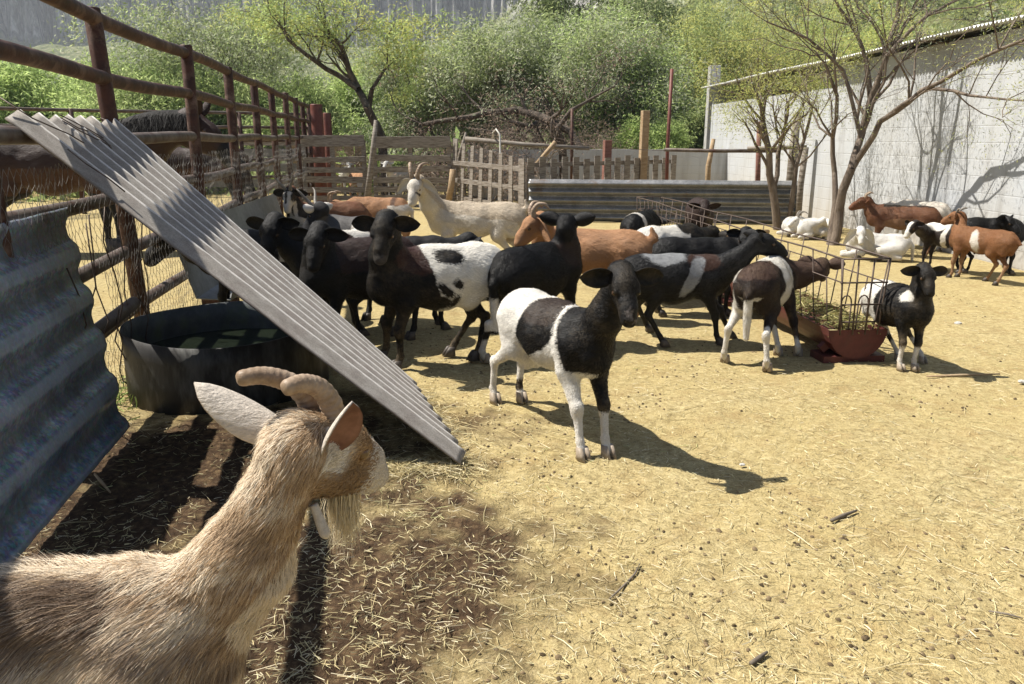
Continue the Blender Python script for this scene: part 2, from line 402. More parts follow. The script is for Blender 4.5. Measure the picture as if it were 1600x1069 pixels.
# two thick red posts at the end of the pipe fence
for px0, hh, rd, lab, Yp in ((498, 2.15, .135, 'thicker of the two red steel posts, standing at the end of the pipe fence', 18.3), (514, 2.02, .10, 'slimmer red steel post half hidden behind the thick red post', 20.2)):
    b = PT(px0, 230, Yp); m = MB()
    m.tube([(0, 0, -.2), (0, 0, hh / 2), (0, 0, hh + .07 - .02), (0, 0, hh + .07)], [rd, rd, rd, rd * .96], 18)
    o = m.build('gate_post', M_redpost, None, True); o.location = (b[0], Yp, 0); tag(o, lab, 'post', 'red steel posts')
    if rd < .12:
        pass

# leaning corrugated fibre-cement sheet
def corr_sheet(name, TL, TR, BR, BL, nw, amp, nl, mat, thick, shape='sine', jag=0.0, warp=0.0, seed=1, profile_along='u'):
    TL, TR, BR, BL = [np.asarray(p, float) for p in (TL, TR, BR, BL)]
    nu = nw * 10; u = np.linspace(0, 1, nu + 1); v = np.linspace(0, 1, nl + 1)
    U, W = np.meshgrid(u, v, indexing='ij')
    P = (1 - U)[..., None] * (1 - W)[..., None] * TL + U[..., None] * (1 - W)[..., None] * TR + U[..., None] * W[..., None] * BR + (1 - U)[..., None] * W[..., None] * BL
    e1 = (TR - TL); e2 = (BL - TL); nrm = np.cross(e2, e1); nrm /= np.linalg.norm(nrm)
    if nrm[2] < 0: nrm = -nrm
    ph = U * nw
    if shape == 'sine': hgt = amp * np.cos(2 * np.pi * ph)
    else:
        f = ph % 1.0; hgt = amp * np.clip(np.minimum(f, 1 - f) * 9 - 1.4, -1, 1)
        hgt = amp * np.clip(1.6 * np.cos(2 * np.pi * ph) , -1, 1) if shape == 'trap' else hgt
        if shape == 'tri':
            hgt = amp * (1 - 4 * np.abs(((ph) % 1.0) - .5)) ; hgt = np.clip(hgt * 1.3, -amp * .95, amp * .95)
    q = np.stack([U * np.linalg.norm(e1), W * np.linalg.norm(e2), 0 * U], -1)
    hgt = hgt + warp * fbm(q * 1.6, 3, seed)
    if jag:
        dv = jag * fbm(np.stack([U * nw * 1.3, 0 * U + (W > .5) * 7, 0 * U], -1), 3, seed + 5) * (np.abs(W - .5) * 2) ** 40
        P = P + dv[..., None] * e2 / np.linalg.norm(e2)
        du = jag * .35 * fbm(np.stack([W * 14, 0 * U + (U > .5) * 9, 0 * U], -1), 3, seed + 9) * (np.abs(U - .5) * 2) ** 40
        P = P + du[..., None] * e1 / np.linalg.norm(e1)
    P = P + hgt[..., None] * nrm
    crest = (1.5 - 2 * np.abs((ph % 1.0) - .5) - .5) if shape == 'tri' else (hgt - hgt.min()) / (hgt.max() - hgt.min() + 1e-9); uv2 = np.stack([U, W, crest], -1).reshape(-1, 3)
    a, b = P.shape[:2]; idx = np.arange(a * b).reshape(a, b)
    F = np.stack([idx[:-1, :-1], idx[1:, :-1], idx[1:, 1:], idx[:-1, 1:]], -1).reshape(-1, 4)
    o = link_mesh(name, P.reshape(-1, 3), F, mat, None, shape == 'sine' or shape == 'trap', {'uv2': uv2})
    md = o.modifiers.new('Solidify', 'SOLIDIFY'); md.thickness = thick; md.offset = 0
    return o
M_galv = galv_mat()  # bluish base colour stands in for the sky reflected in the metal
TL = PT(12, 178, 3.74); TR = PT(186, 194, 5.12)
BL = G(729, 724, .03); BR = G(642, 597, .045)
o = corr_sheet('corrugated_sheet', TL, TR, BR, BL, 8, .027, 60, M_fibre, .009, 'tri', .035, .006, 2)
tag(o, 'long grey corrugated roofing sheet leaning from the pipe fence down to the ground', 'roofing sheet')
m = MB(); wp = lambda u, v, h=.035: (1 - u) * (1 - v) * TL + u * (1 - v) * TR + u * v * BR + (1 - u) * v * BL + np.array([.6, 0, .8]) * h
for pts in ([(.02, -.03), (.05, .03), (.10, .05), (.18, .075), (.22, .10)], [(.30, .02), (.36, .05), (.44, .055), (.50, .085), (.47, .11)], [(.33, .01), (.40, .03), (.47, .05), (.52, .075)], [(.28, .03), (.34, .06), (.42, .08), (.50, .10)], [(.0, .12), (-.01, .16), (.02, .2), (.015, .24)]):
    m.tube([wp(u, v, .033 + .008 * math.sin(9 * v + 7 * u)) for u, v in pts], .0035, 5)
m.build('tie_wire', M_rwire, o, True)

# dark galvanised sheet at the left edge
p2 = PT(99, 325, 4.08); p3 = G(198, 668, .03); p4 = G(22, 872, .02); dv = np.array(p4) - np.array(p3)
p1 = np.array(p2) + dv * 1.02 + np.array([.02, 0, 0]); p1b = p1 + dv * .12; p4b = np.array(p4) + dv * .12
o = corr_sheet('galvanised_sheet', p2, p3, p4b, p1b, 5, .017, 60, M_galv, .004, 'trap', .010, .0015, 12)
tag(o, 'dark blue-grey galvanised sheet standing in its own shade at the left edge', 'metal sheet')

# round water tank, cut low
def tank():
    t = thing('water_tank', 'low round dark steel water tank under the leaning corrugated sheet', 'water tank', (-1.79, 4.78, 0))
    Rr, hh, n = .60, .40, 72; V, F = [], []
    r = random.Random(5)
    for k in range(n):
        a = 2 * math.pi * k / n; ca, sa = math.cos(a), math.sin(a)
        dent = 1 + .008 * math.sin(3 * a + 1) + .004 * math.sin(7 * a)
        near = max(0, -sa) ** 2
        top = hh + .012 * math.sin(2 * a) - .03 * near 
        for z, rr in ((-.03, 1.0), (top * .35, 1.0), (top * .7, .995), (top, 1.0)):
            V.append((Rr * dent * rr * ca, Rr * dent * rr * sa, z))
    Fo = [(4 * k + j, 4 * ((k + 1) % n) + j, 4 * ((k + 1) % n) + j + 1, 4 * k + j + 1) for k in range(n) for j in range(3)]
    o = link_mesh('tank_wall', V, np.array(Fo), M_black, t, True, mats=[M_black, M_blueg])
    md = o.modifiers.new('Solidify', 'SOLIDIFY'); md.thickness = .008; md.offset = -1; md.material_offset = 1; md.material_offset_rim = 0
    mt, nt, b = new_mat('murky_water'); b.inputs['Base Color'].default_value = (.012, .016, .010, 1); b.inputs['Roughness'].default_value = .06
    bump(nt, b, noise(nt, coords(nt), 7, 3), .06, .01)
    link_mesh('water', [(0.588 * math.cos(2 * math.pi * k / 40), .588 * math.sin(2 * math.pi * k / 40), .20) for k in range(40)], [list(range(40))], mt, t)
tank()

# grey sheet-metal hay trough by the fence
ht = thing('hay_trough', 'pale grey sheet metal trough with green hay along the pipe fence', 'trough', (-2.6, 8.4, 0))
TA = np.array([-2.75, 6.3, 0]); TB = np.array([-2.95, 9.9, 0]); td = (TB - TA) / np.linalg.norm(TB - TA); tn = np.array([td[1], -td[0], 0])
m = MB()
def tl(p): return loc(ht, p)
for (o0, z0, o1, z1) in ((.0, .78, .16, .22), (.16, .22, .44, .2), (.44, .2, .52, .46)):
    a = TA + tn * o0; b = TB + tn * o0; c = TB + tn * o1; d = TA + tn * o1
    m.add([tl(a + [0, 0, z0]), tl(b + [0, 0, z0 + .05]), tl(c + [0, 0, z1]), tl(d + [0, 0, z1])], [(0, 1, 2, 3)])
M_tr = simple('pale_grey_trough_sheet', (.22, .225, .22), (.31, .315, .31), 4, .5, .3, .2, .003)
o = m.build('trough_sheet', M_tr, ht); md = o.modifiers.new('Solidify', 'SOLIDIFY'); md.thickness = .006
for t in (.05, .5, .95):
    m = MB(); p = TA + (TB - TA) * t + tn * .3; m.box(tl(p + [0, 0, .09]), (.3, .06, .2)); m.build('foot', M_rust, ht)
def hay_blades(cx, n, L, wd, cols, seed, flat=.4):
    """thin blades: arrays of quads"""
    r = np.random.RandomState(seed); n = len(cx)
    az = r.uniform(0, 2 * np.pi, n); el = r.normal(0, flat, n); ll = L * r.uniform(.5, 1.4, n)
    d = np.stack([np.cos(az) * np.cos(el), np.sin(az) * np.cos(el), np.sin(el)], 1)
    s = np.cross(d, r.normal(0, 1, (n, 3))); s /= np.linalg.norm(s, axis=1)[:, None]
    mid = cx + .04 * ll[:, None] * r.normal(0, 1, (n, 3)) * np.array([1, 1, .3])
    A = cx - d * ll[:, None] / 2; B = cx + d * ll[:, None] / 2; ww = (wd * r.uniform(.6, 1.4, n))[:, None]
    V = np.stack([A - s * ww, A + s * ww, mid + s * ww, mid - s * ww, B + s * ww * .5, B - s * ww * .5], 1)
    b = (np.arange(n) * 6)[:, None]
    F = np.concatenate([b + np.array([0, 1, 2, 3]), b + np.array([3, 2, 4, 5])])
    c = np.asarray(cols)[r.randint(0, len(cols), n)] * r.uniform(.7, 1.15, (n, 1))
    return V.reshape(-1, 3), F, np.repeat(c, 6, 0)
def attr_mat(name, rough=.8, spec=.1, trans=0.0):
    m, nt, b = new_mat(name); a = N(nt, 'ShaderNodeAttribute', attribute_name='tint')
    nt.links.new(a.outputs['Color'], b.inputs['Base Color']); b.inputs['Roughness'].default_value = rough; b.inputs['Specular IOR Level'].default_value = spec
    if trans:
        tr = nt.nodes.new('ShaderNodeBsdfTranslucent'); nt.links.new(a.outputs['Color'], tr.inputs[0]); mx = nt.nodes.new('ShaderNodeMixShader')
        mx.inputs[0].default_value = trans; nt.links.new(b.outputs[0], mx.inputs[1]); nt.links.new(tr.outputs[0], mx.inputs[2])
        nt.links.new(mx.outputs[0], nt.nodes['Material Output'].inputs[0])
    return m
M_hay = attr_mat('loose_hay', .8, .1, .2)
rr = np.random.RandomState(2)
t = rr.uniform(.25, .98, 1500); cxy = TA + (TB - TA) * t[:, None] + tn * (.3 + rr.normal(0, .09, (1500, 1))); cxy[:, 2] = .27 + .14 * rr.rand(1500) + .18 * np.clip((t - .6) * 3, 0, 1) * rr.rand(1500)
V, F, c = hay_blades(cxy, 1500, .14, .004, [(.06, .11, .02), (.09, .15, .03), (.13, .17, .05), (.2, .2, .08)], 3, .6)
link_mesh('hay', V - np.array(ht.location), F, M_hay, ht, attrs={'tint': c})

# pallet gates at the back
def pallet_gate(px0, px1, py0, py1, Y, label, slats, post_side):
    a = PT(px0, py1, Y); b = PT(px1, py1, Y); top0 = PT(px0, py0, Y)[2]
    g = thing('pallet_gate', label, 'gate', (float((a[0] + b[0]) / 2), Y, 0)); W = b[0] - a[0]; r = random.Random(int(px0))
    for (z, hgt) in slats:
        z = z * top0; m = MB(); tilt = r.uniform(-.015, .015)
        m.plank((-W / 2, -.03, z - tilt), (W / 2, -.03, z + tilt), hgt, .022); m.build('slat', M_woodh, g, bevel=.003)
    for t in (-.48, -.02, .48):
        m = MB(); m.box((W * t, .02, top0 * .5), (.09, .07, top0 * .96)); m.build('stringer', M_wood, g)
    return g
SL = [(.97, .24), (.70, .12), (.55, .12), (.41, .14), (.26, .12), (.14, .10)]
pallet_gate(477, 574, 217, 322, 17.6, 'left pallet gate of grey horizontal slats next to the red posts', SL, 0)
pallet_gate(586, 706, 219, 324, 17.3, 'wider pallet gate of grey horizontal slats behind the cream goat', [(.97, .24), (.74, .13), (.58, .12), (.42, .13), (.29, .12), (.16, .13), (.04, .07)], 0)
# vertical picket pallet leaning
pk = thing('picket_fence', 'panel of upright grey pickets between the pallet gate and the metal fence', 'fence', (float(G(770, 322)[0]), float(G(770, 330)[1]), 0))
a = np.array([G(712, 320)[0], 17.2, 0]); b = np.array([.18, 14.95, 0])
for k in range(8):
    t = k / 7; p = a + (b - a) * t; wd = .19 if k in (0, 7) else .13; hgt = (1.42 - .30 * t) * (1.0 if k else 1.04); m = MB()
    tl2 = .10 * (1 - t)
    m.plank(loc(pk, p + [0, 0, -.02]), loc(pk, p + [tl2, .05, hgt]), wd, .025, up=(b - a)); m.build('picket', M_wood, pk, bevel=.003)
for z in (.25, .62, .98):
    m = MB(); m.plank(loc(pk, a + [0.02, .06, z]), loc(pk, b + [0.02, .06, z - .05]), .09, .05); m.build('stringer', M_wood, pk)
# pickets continuing behind the metal fence
pk2 = thing('picket_fence', 'row of short grey picket tops showing above the corrugated metal fence', 'fence', (2.0, 15.9, 0))
a = np.array([.35, 15.0, 0]); b = np.array([3.5, 17.4, 0])
for k in range(15):
    t = k / 14; p = a + (b - a) * t; m = MB()
    m.plank(loc(pk2, p + [0, 0, -.02]), loc(pk2, p + [.0, .0, 1.13 - .02 * t + .03 * math.sin(k * 2.3)]), .15, .022, up=(b - a)); m.build('picket', M_wood, pk2)
for z in (.4, 1.0):
    m = MB(); m.plank(loc(pk2, a + [-.03, .05, z]), loc(pk2, b + [-.03, .05, z]), .08, .04); m.build('stringer', M_wood, pk2)

# corrugated metal fence
fa, fb = PT(826, 280, 14.7), PT(1252, 283, 13.95)
ba, bb = np.array([fa[0], fa[1], .0]), np.array([fb[0], fb[1], .0])
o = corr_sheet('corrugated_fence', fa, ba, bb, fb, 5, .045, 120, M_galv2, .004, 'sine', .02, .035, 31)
tag(o, 'low dark grey corrugated metal fence across the back of the pen', 'fence')

# poles, sticks and rails at the back
def pole(name, label, cat, pts, rad, mat, n=10, wob=.08, group=None, seed=1):
    p = np.array(pts, float); m = MB(); b = np.array([p[0][0], p[0][1], 0])
    m.tube(p - b, rad, n, wob=wob, rng=random.Random(seed)); o = m.build(name, mat, None, True); o.location = b
    return tag(o, label, cat, group)
pole('branch_post', 'forked grey branch post between the two pallet gates', 'post', [PT(572, 325, 17.1), PT(578, 275, 17.1), PT(582, 240, 17.1), PT(588, 188, 17.1)], [.07, .06, .055, .045], M_wood, seed=3)
pole('branch_post', 'short yellowish peeled post at the right end of the wider pallet gate', 'post', [PT(700, 318, 17.0), PT(705, 290, 17.0), PT(708, 265, 17.0)], [.07, .07, .065], M_barkb, seed=4)
pole('branch_post', 'slanted dark branch post leaning over the first picket', 'post', [PT(706, 322, 17.5), PT(713, 270, 17.5), PT(722, 232, 17.4), PT(728, 207, 17.4)], [.07, .06, .05, .02], M_wood, seed=5)
pole('top_plank', 'long grey timber laid level above the picket panel', 'timber', [PT(727, 217, 16.9), PT(820, 226, 16.6), PT(921, 232, 16.3)], [.055, .05, .045], M_wood, 6, seed=6)
pole('wooden_prop', 'short yellowish branch leaning against the level timber', 'branch', [PT(838, 258, 16.2), PT(868, 222, 16.3)], [.05, .045], M_barkb, seed=7)
def sqpost(name, label, px, py0, py1, Y, wd, mat):
    a = PT(px, py1, Y); z = PT(px, py0, Y)[2]; m = MB(); m.box((0, 0, z / 2 - .1), (wd, wd, z + .2)); o = m.build(name, mat, None, bevel=.006)
    o.location = (a[0], Y, 0); o.rotation_euler = (0, .01, .2); return tag(o, label, 'post')
sqpost('wooden_post', 'reddish square wooden post behind the corrugated metal fence', 946, 219, 300, 16.6, .15, M_redwood)
sqpost('wooden_post', 'taller pale square wooden post behind the corrugated metal fence', 1002, 173, 300, 16.8, .15, M_barkb)
pole('steel_pole', 'leaning rusty red steel pole behind the low block wall', 'pole', [PT(1041, 330, 15.9), PT(1043, 230, 15.9), PT(1050, 108, 16.0)], .035, M_redpost, 8, 0, seed=8)
pole('steel_pole', 'thin dark upright pole rising left of the reddish post', 'pole', [PT(893, 300, 18), PT(894, 170, 18)], .035, M_rust, 8, 0, seed=9)
pole('branch_post', 'crooked peeled stick standing at the corner of the block building', 'post', [PT(1104, 330, 15.5), PT(1107, 260, 15.5), PT(1115, 217, 15.5)], [.055, .05, .04], M_barkb, seed=10)
pole('branch_post', 'reddish stick standing behind the left mesquite tree', 'post', [PT(1183, 330, 15.0), PT(1186, 190, 15.0)], [.05, .04], M_redwood, seed=11)
pole('branch_post', 'dark slanted log post in front of the block building', 'post', [PT(1232, 330, 15.2), PT(1238, 250, 15.2), PT(1246, 176, 15.2)], [.09, .085, .07], M_wood, seed=12)
pole('pipe_rail', 'long rusty pipe rail running level above the metal fence', 'rail', [PT(1038, 234, 14.9), PT(1120, 236, 14.7), PT(1214, 236, 14.5)], .032, M_rail, 8, 0, seed=13)
pole('pipe_rail', 'shorter grey rail ending at the leaning corner post', 'rail', [PT(1168, 232, 14.4), PT(1260, 230, 14.3)], .035, M_wood, 8, 0, seed=14)
pole('wooden_post', 'grey leaning corner post at the right end of the metal fence', 'post', [PT(1246, 352, 13.9), PT(1251, 290, 13.9), PT(1259, 230, 13.9)], [.055, .055, .05], M_wood, 6, seed=15)
pole('wire_strand', 'single slack wire strung between the back posts', 'wire', [PT(728, 200, 17), PT(860, 214, 17), PT(946, 232, 16.7), PT(1040, 235, 15.2)], .006, M_rwire, 5, 0, seed=16)
# white hose hooked over the timber
M_hose = simple('faded_white_hose', (.55, .52, .45), (.68, .65, .58), 5, .5)
pole('hose', 'thin white hose hooked over the level timber', 'hose', [PT(771, 218, 16.8), PT(770, 208, 16.7), PT(775, 202, 16.6), PT(781, 210, 16.55), PT(782, 250, 16.5), PT(780, 290, 16.2), PT(779, 325, 15.9)], .018, M_hose, 8, 0, seed=17)
pole('fallen_branch', 'pale peeled pole lying on the ground at the foot of the metal fence', 'branch', [G(1070, 372, .06), G(1140, 368, .07), G(1200, 362, .06)], [.035, .045, .035], M_barkb, seed=18)

# brown plank shed front behind the left pallet gate
ps = thing('plank_panel', 'old brown upright plank panel behind the left pallet gate', 'panel', (-5.05, 22.0, 0))
for k in range(7):
    m = MB(); m.box((-.9 + .3 * k, 0, .72), (.27, .03, 1.5 + .1 * math.sin(k * 3.1))); m.build('plank', M_barkb, ps)

# block building on the right
def wx(Y): return 6.0 - .047 * (Y - 8.5)
def block_mat():
    m, nt, b = new_mat('pale_concrete_block'); tc = nt.nodes.new('ShaderNodeTexCoord'); sep = nt.nodes.new('ShaderNodeSeparateXYZ'); nt.links.new(tc.outputs['Object'], sep.inputs[0])
    cmb = nt.nodes.new('ShaderNodeCombineXYZ'); nt.links.new(sep.outputs[1], cmb.inputs[0]); nt.links.new(sep.outputs[2], cmb.inputs[1])
    br = nt.nodes.new('ShaderNodeTexBrick'); br.offset = .5; br.inputs['Scale'].default_value = 1.0; br.inputs['Mortar Size'].default_value = .008; br.inputs['Mortar Smooth'].default_value = .4
    br.inputs['Brick Width'].default_value = .41; br.inputs['Row Height'].default_value = .205
    br.inputs['Color1'].default_value = (.445, .46, .475, 1); br.inputs['Color2'].default_value = (.43, .445, .46, 1); br.inputs['Mortar'].default_value = (.415, .425, .435, 1)
    nt.links.new(cmb.outputs[0], br.inputs['Vector'])
    v = coords(nt); n1 = noise(nt, v, 1.1, 6, .65); n2 = noise(nt, v, 30, 4, .6)
    vs = coords(nt, (1, 3, .35)); n3 = noise(nt, vs, 1.4, 5, .65)
    col = mixc(nt, ramp(nt, n1, [(.42, .0), (.62, .55)]), br.outputs['Color'], (.43, .43, .42))
    col = mixc(nt, ramp(nt, n3, [(.5, 0), (.75, .6)]), col, (.24, .23, .215))
    zr = nt.nodes.new('ShaderNodeMapRange'); zr.inputs[1].default_value = 0; zr.inputs[2].default_value = .75; zr.inputs[3].default_value = .75; zr.inputs[4].default_value = 0; nt.links.new(sep.outputs[2], zr.inputs[0])
    mm = N(nt, 'ShaderNodeMath', operation='MULTIPLY'); nt.links.new(zr.outputs[0], mm.inputs[0]); nt.links.new(n3, mm.inputs[1])
    col = mixc(nt, mm.outputs[0], col, (.36, .29, .19))
    nt.links.new(col, b.inputs['Base Color']); b.inputs['Roughness'].default_value = .9; b.inputs['Specular IOR Level'].default_value = .15
    ad = N(nt, 'ShaderNodeMath', operation='MULTIPLY_ADD'); nt.links.new(br.outputs['Fac'], ad.inputs[0]); ad.inputs[1].default_value = -1.2; nt.links.new(n2, ad.inputs[2])
    bump(nt, b, ad.outputs[0], .5, .006); return m
M_block = block_mat()
bld = thing('block_building', 'pale concrete block farm building with a corrugated roof along the right side', 'building', (wx(8.5), 8.5, 0), math.atan(.047))
Yl = lambda Y: (Y - 8.5) / math.cos(math.atan(.047))
y0, ym, y1 = Yl(2.0), Yl(14.6), Yl(21.8)
m = MB(); m.box((.08, (y0 + ym) / 2, 1.27), (.16, ym - y0, 2.94)); m.build('wall', M_block, bld)
m = MB(); m.box((.085, (ym + y1) / 2, 1.08), (.16, y1 - ym - .004, 2.56)); m.build('wall', M_block, bld)
m = MB(); m.box((2.6, y1 + .084, 1.27), (5.2, .16, 2.9)); m.build('wall', M_block, bld)
m = MB(); m.box((5.2, (y0 + y1) / 2, 1.3), (.16, y1 - y0, 2.96)); m.build('wall', M_block, bld)
m = MB(); m.box((2.2, ym, 1.2), (4.0, .12, 2.6)); m.build('wall', M_block, bld)
# roof sheet: corrugations run across, wavy edge shows
def roof():
    n = 1500; ys = np.linspace(y0 - .3, y1 + .35, n); prof = .018 * np.cos(2 * np.pi * ys / .078)
    V = []
    for k, (x, z) in enumerate(((-.27, 2.80), (.9, 2.93), (2.6, 3.12), (5.5, 2.80))):
        V.append(np.stack([np.full(n, x), ys, z + prof + .01 * np.sin(ys * .9)], 1))
    V = np.concatenate(V); idx = np.arange(4 * n).reshape(4, n)
    F = np.stack([idx[:-1, :-1], idx[1:, :-1], idx[1:, 1:], idx[:-1, 1:]], -1).reshape(-1, 4)
    o = link_mesh('roof', V, F, simple('pale_corrugated_roof_sheet', (.42, .42, .42), (.55, .55, .54), 3, .5, .3), bld, True)
    md = o.modifiers.new('Solidify', 'SOLIDIFY'); md.thickness = .004
roof()
for Y in (16.2, 18.6):
    m = MB(); m.box((.1, Yl(Y), 2.58), (.08, .08, .42)); m.build('roof_prop', M_wood, bld)
sq = PT(1110, 140, 22.3)
m = MB(); m.box((0, 0, 1.68), (.28, .28, 3.4)); o = m.build('concrete_post', simple('pale_concrete', (.40, .39, .38), (.48, .47, .46), 5), None, bevel=.01); o.location = (sq[0] + .1, 22.4, 0); tag(o, 'pale square concrete post rising at the far corner of the block building', 'post')
# low block wall behind the pickets
lw = MB(); lw.box((0, 0, .55), (.16, 8.0, 1.32)); o = lw.build('low_block_wall', M_block, None); o.location = (2.9, 20.2, 0); o.rotation_euler = (0, 0, math.radians(-84)); tag(o, 'low concrete block wall with dark stains behind the picket tops', 'wall')

# long maroon trough with wire-rod hay rack
fa = np.array([2.36, 5.18, 0]); fb_ = np.array([1.86, 10.8, 0]); fd = (fb_ - fa) / np.linalg.norm(fb_ - fa); fn = np.array([fd[1], -fd[0], 0]); FL = np.linalg.norm(fb_ - fa)
fe = thing('hay_feeder', 'long maroon half-round trough under a rusty wire-rod hay rack in the middle of the pen', 'feeder', fa)
def fp(s, o, z): return fd * s + fn * o + np.array([0, 0, z])
m = MB(); nseg = 14; rad = .205; zc = .235; V, F = [], []
for s in (0, FL):
    for k in range(nseg + 1):
        a = math.pi + math.pi * k / nseg; V.append(fp(s, rad * math.cos(a), zc + rad * math.sin(a)))
for k in range(nseg): F.append((k, k + 1, nseg + 2 + k, nseg + 1 + k))
F.append(tuple(range(nseg + 1))); F.append(tuple(range(nseg + 1, 2 * nseg + 2))[::-1])
o = link_mesh('trough', V, F, M_maroon, fe); md = o.modifiers.new('Solidify', 'SOLIDIFY'); md.thickness = .006
for s in (.12, 2.0, 4.0, 5.5):
    m = MB(); m.plank(fp(s, -.22, .02), fp(s, .22, .02), .045, .20); m.plank(fp(s, -.2, .07), fp(s, -.1, .16), .05, .05); m.plank(fp(s, .2, .07), fp(s, .1, .16), .05, .05); m.build('foot', M_maroon, fe)
def rod(m, *p, r=.0046): m.tube(p, r, 6)
zt = .72
for sd in (-1, 1):
    m = MB(); top = lambda s: fp(s, sd * .165, zt + .008 * math.sin(3 * s)); bot = lambda s: fp(s, sd * .10, .20)
    rod(m, *[top(s) for s in np.linspace(.02, FL - .02, 12)], r=.0065); rod(m, *[fp(s, sd * .15, .56) for s in np.linspace(.02, FL - .02, 8)]); rod(m, *[bot(s) for s in np.linspace(.02, FL - .02, 8)])
    for k in range(int(FL / .21) + 1):
        s = .02 + .21 * k; rod(m, top(s) if k % 2 == 0 else fp(s, sd * .15, .56), fp(s, sd * .12, .3), bot(s))
    m.build('rack_side', M_rwire, fe, True)
for s in (.0, FL):
    m = MB()
    for z in (zt, .56, .41, .29): rod(m, fp(s, -.165 if z > .5 else -.14, z), fp(s, .165 if z > .5 else .14, z), r=.006)
    for q in (-.165, -.055, .055, .165): rod(m, fp(s, q, zt), fp(s, q * .8, .2), r=.006)
    for q in (-.1, 0.02):
        rod(m, *[fp(s + .02, q + .035 * math.cos(a), .42 + .05 * math.sin(a)) for a in np.linspace(math.pi, 0, 7)], r=.005)
        rod(m, fp(s + .02, q - .035, .42), fp(s + .02, q - .035, .2), r=.005); rod(m, fp(s + .02, q + .035, .42), fp(s + .02, q + .035, .2), r=.005)
    m.build('rack_end', M_rwire, fe, True)
r = np.random.RandomState(6); n = 1500; s = np.abs(r.normal(0, 1.0, n)) * 1.1; s = np.where(s > FL - .1, r.uniform(.05, FL - .1, n), s + .03); q = r.normal(0, .09, n).clip(-.17, .17)
z = .20 + .11 * r.rand(n) - q ** 2 * 1.0
V, F, c = hay_blades(fd * s[:, None] + fn * q[:, None] + np.array([0, 0, 1]) * z[:, None], n, .10, .0028, [(.36, .31, .13), (.28, .25, .09), (.22, .23, .08), (.45, .40, .2)], 8, .35)
link_mesh('hay', V, F, M_hay, fe, attrs={'tint': c})

# ------------------------------------------------------------------ trees and scrub
def leaf_mat(name): return attr_mat(name, .7, .15, .55)
M_leaf = leaf_mat('feathery_green_foliage')
M_bark = simple('dark_furrowed_bark', (.045, .034, .026), (.105, .082, .062), 12, .9, 0, .9, .01, (1, 1, .35), c2=(.15, .12, .095))
M_barkl = simple('brown_mesquite_bark', (.13, .098, .075), (.25, .20, .155), 12, .9, 0, .9, .01, (1, 1, .3), c2=(.10, .075, .06))
M_twig = simple('grey_brown_dry_twigs', (.13, .105, .08), (.24, .20, .155), 9, .9, 0, .3, .004)
class Tubes:
    def __init__(s, n=5): s.A, s.B, s.ra, s.rb, s.n = [], [], [], [], n
    def seg(s, a, b, ra, rb): s.A.append(a); s.B.append(b); s.ra.append(ra); s.rb.append(rb)
    def path(s, pts, r0, r1):
        m = len(pts) - 1
        for i in range(m): s.seg(pts[i], pts[i + 1], r0 + (r1 - r0) * i / m, r0 + (r1 - r0) * (i + 1) / m)
    def geo(s):
        A, B = np.array(s.A), np.array(s.B); ra, rb = np.array(s.ra), np.array(s.rb); d = B - A; L = np.linalg.norm(d, axis=1)[:, None] + 1e-9; d = d / L
        B = B + d * ra[:, None] * .3
        ref = np.where(np.abs(d[:, 2:3]) < .9, np.array([[0, 0, 1.0]]), np.array([[1.0, 0, 0]])); u = np.cross(d, ref); u /= np.linalg.norm(u, axis=1)[:, None]; v = np.cross(d, u); n = s.n
        V = np.stack([P + r[:, None] * (math.cos(2 * math.pi * k / n) * u + math.sin(2 * math.pi * k / n) * v) for P, r in ((A, ra), (B, rb)) for k in range(n)], 1)
        b = (np.arange(len(A)) * 2 * n)[:, None]; F = np.concatenate([b + np.array([k, (k + 1) % n, n + (k + 1) % n, n + k]) for k in range(n)])
        return V.reshape(-1, 3), F
    def build(s, name, mat, parent=None, off=(0, 0, 0)):
        V, F = s.geo(); return link_mesh(name, V - np.asarray(off), F, mat, parent, True)
def wander(a, d, L, n, rng, gn=.25, up=0.0):
    pts = [np.array(a, float)]; d = np.array(d, float); d /= np.linalg.norm(d)
    for i in range(n):
        d = d + rng.normal(0, gn, 3) + np.array([0, 0, up]); d /= np.linalg.norm(d); pts.append(pts[-1] + d * L / n)
    return pts, d
def branch(tb, tips, a, d, L, r, lev, rng, gn=.22, up=.05, kids=(3, 5), shrink=.62, spread=.8):
    n = max(3, int(L / .25)); n = min(n, 7)
    pts, dd = wander(a, d, L, n, rng, gn, up); tb.path(pts, r, r * .45)
    if lev == 0:
        for i in range(1, len(pts)): tips.append((pts[i], pts[i] - pts[i - 1]))
        return
    k = rng.randint(kids[0], kids[1] + 1)
    for q in range(k):
        t = rng.uniform(.3, 1.0) if q else 1.0; i = min(len(pts) - 2, int(t * (len(pts) - 1))); f = t * (len(pts) - 1) - i; p = pts[i] + (pts[i + 1] - pts[i]) * min(f, 1)
        ax = rng.normal(0, 1, 3); base = pts[i + 1] - pts[i]; base /= np.linalg.norm(base); nd = base + spread * (ax - base * (ax @ base)) / (np.linalg.norm(ax) + 1e-6)
        branch(tb, tips, p, nd, L * shrink * rng.uniform(.7, 1.2), r * (.45 if q else .5) * (1.2 - .4 * t), lev - 1, rng, gn, up, kids, shrink, spread)
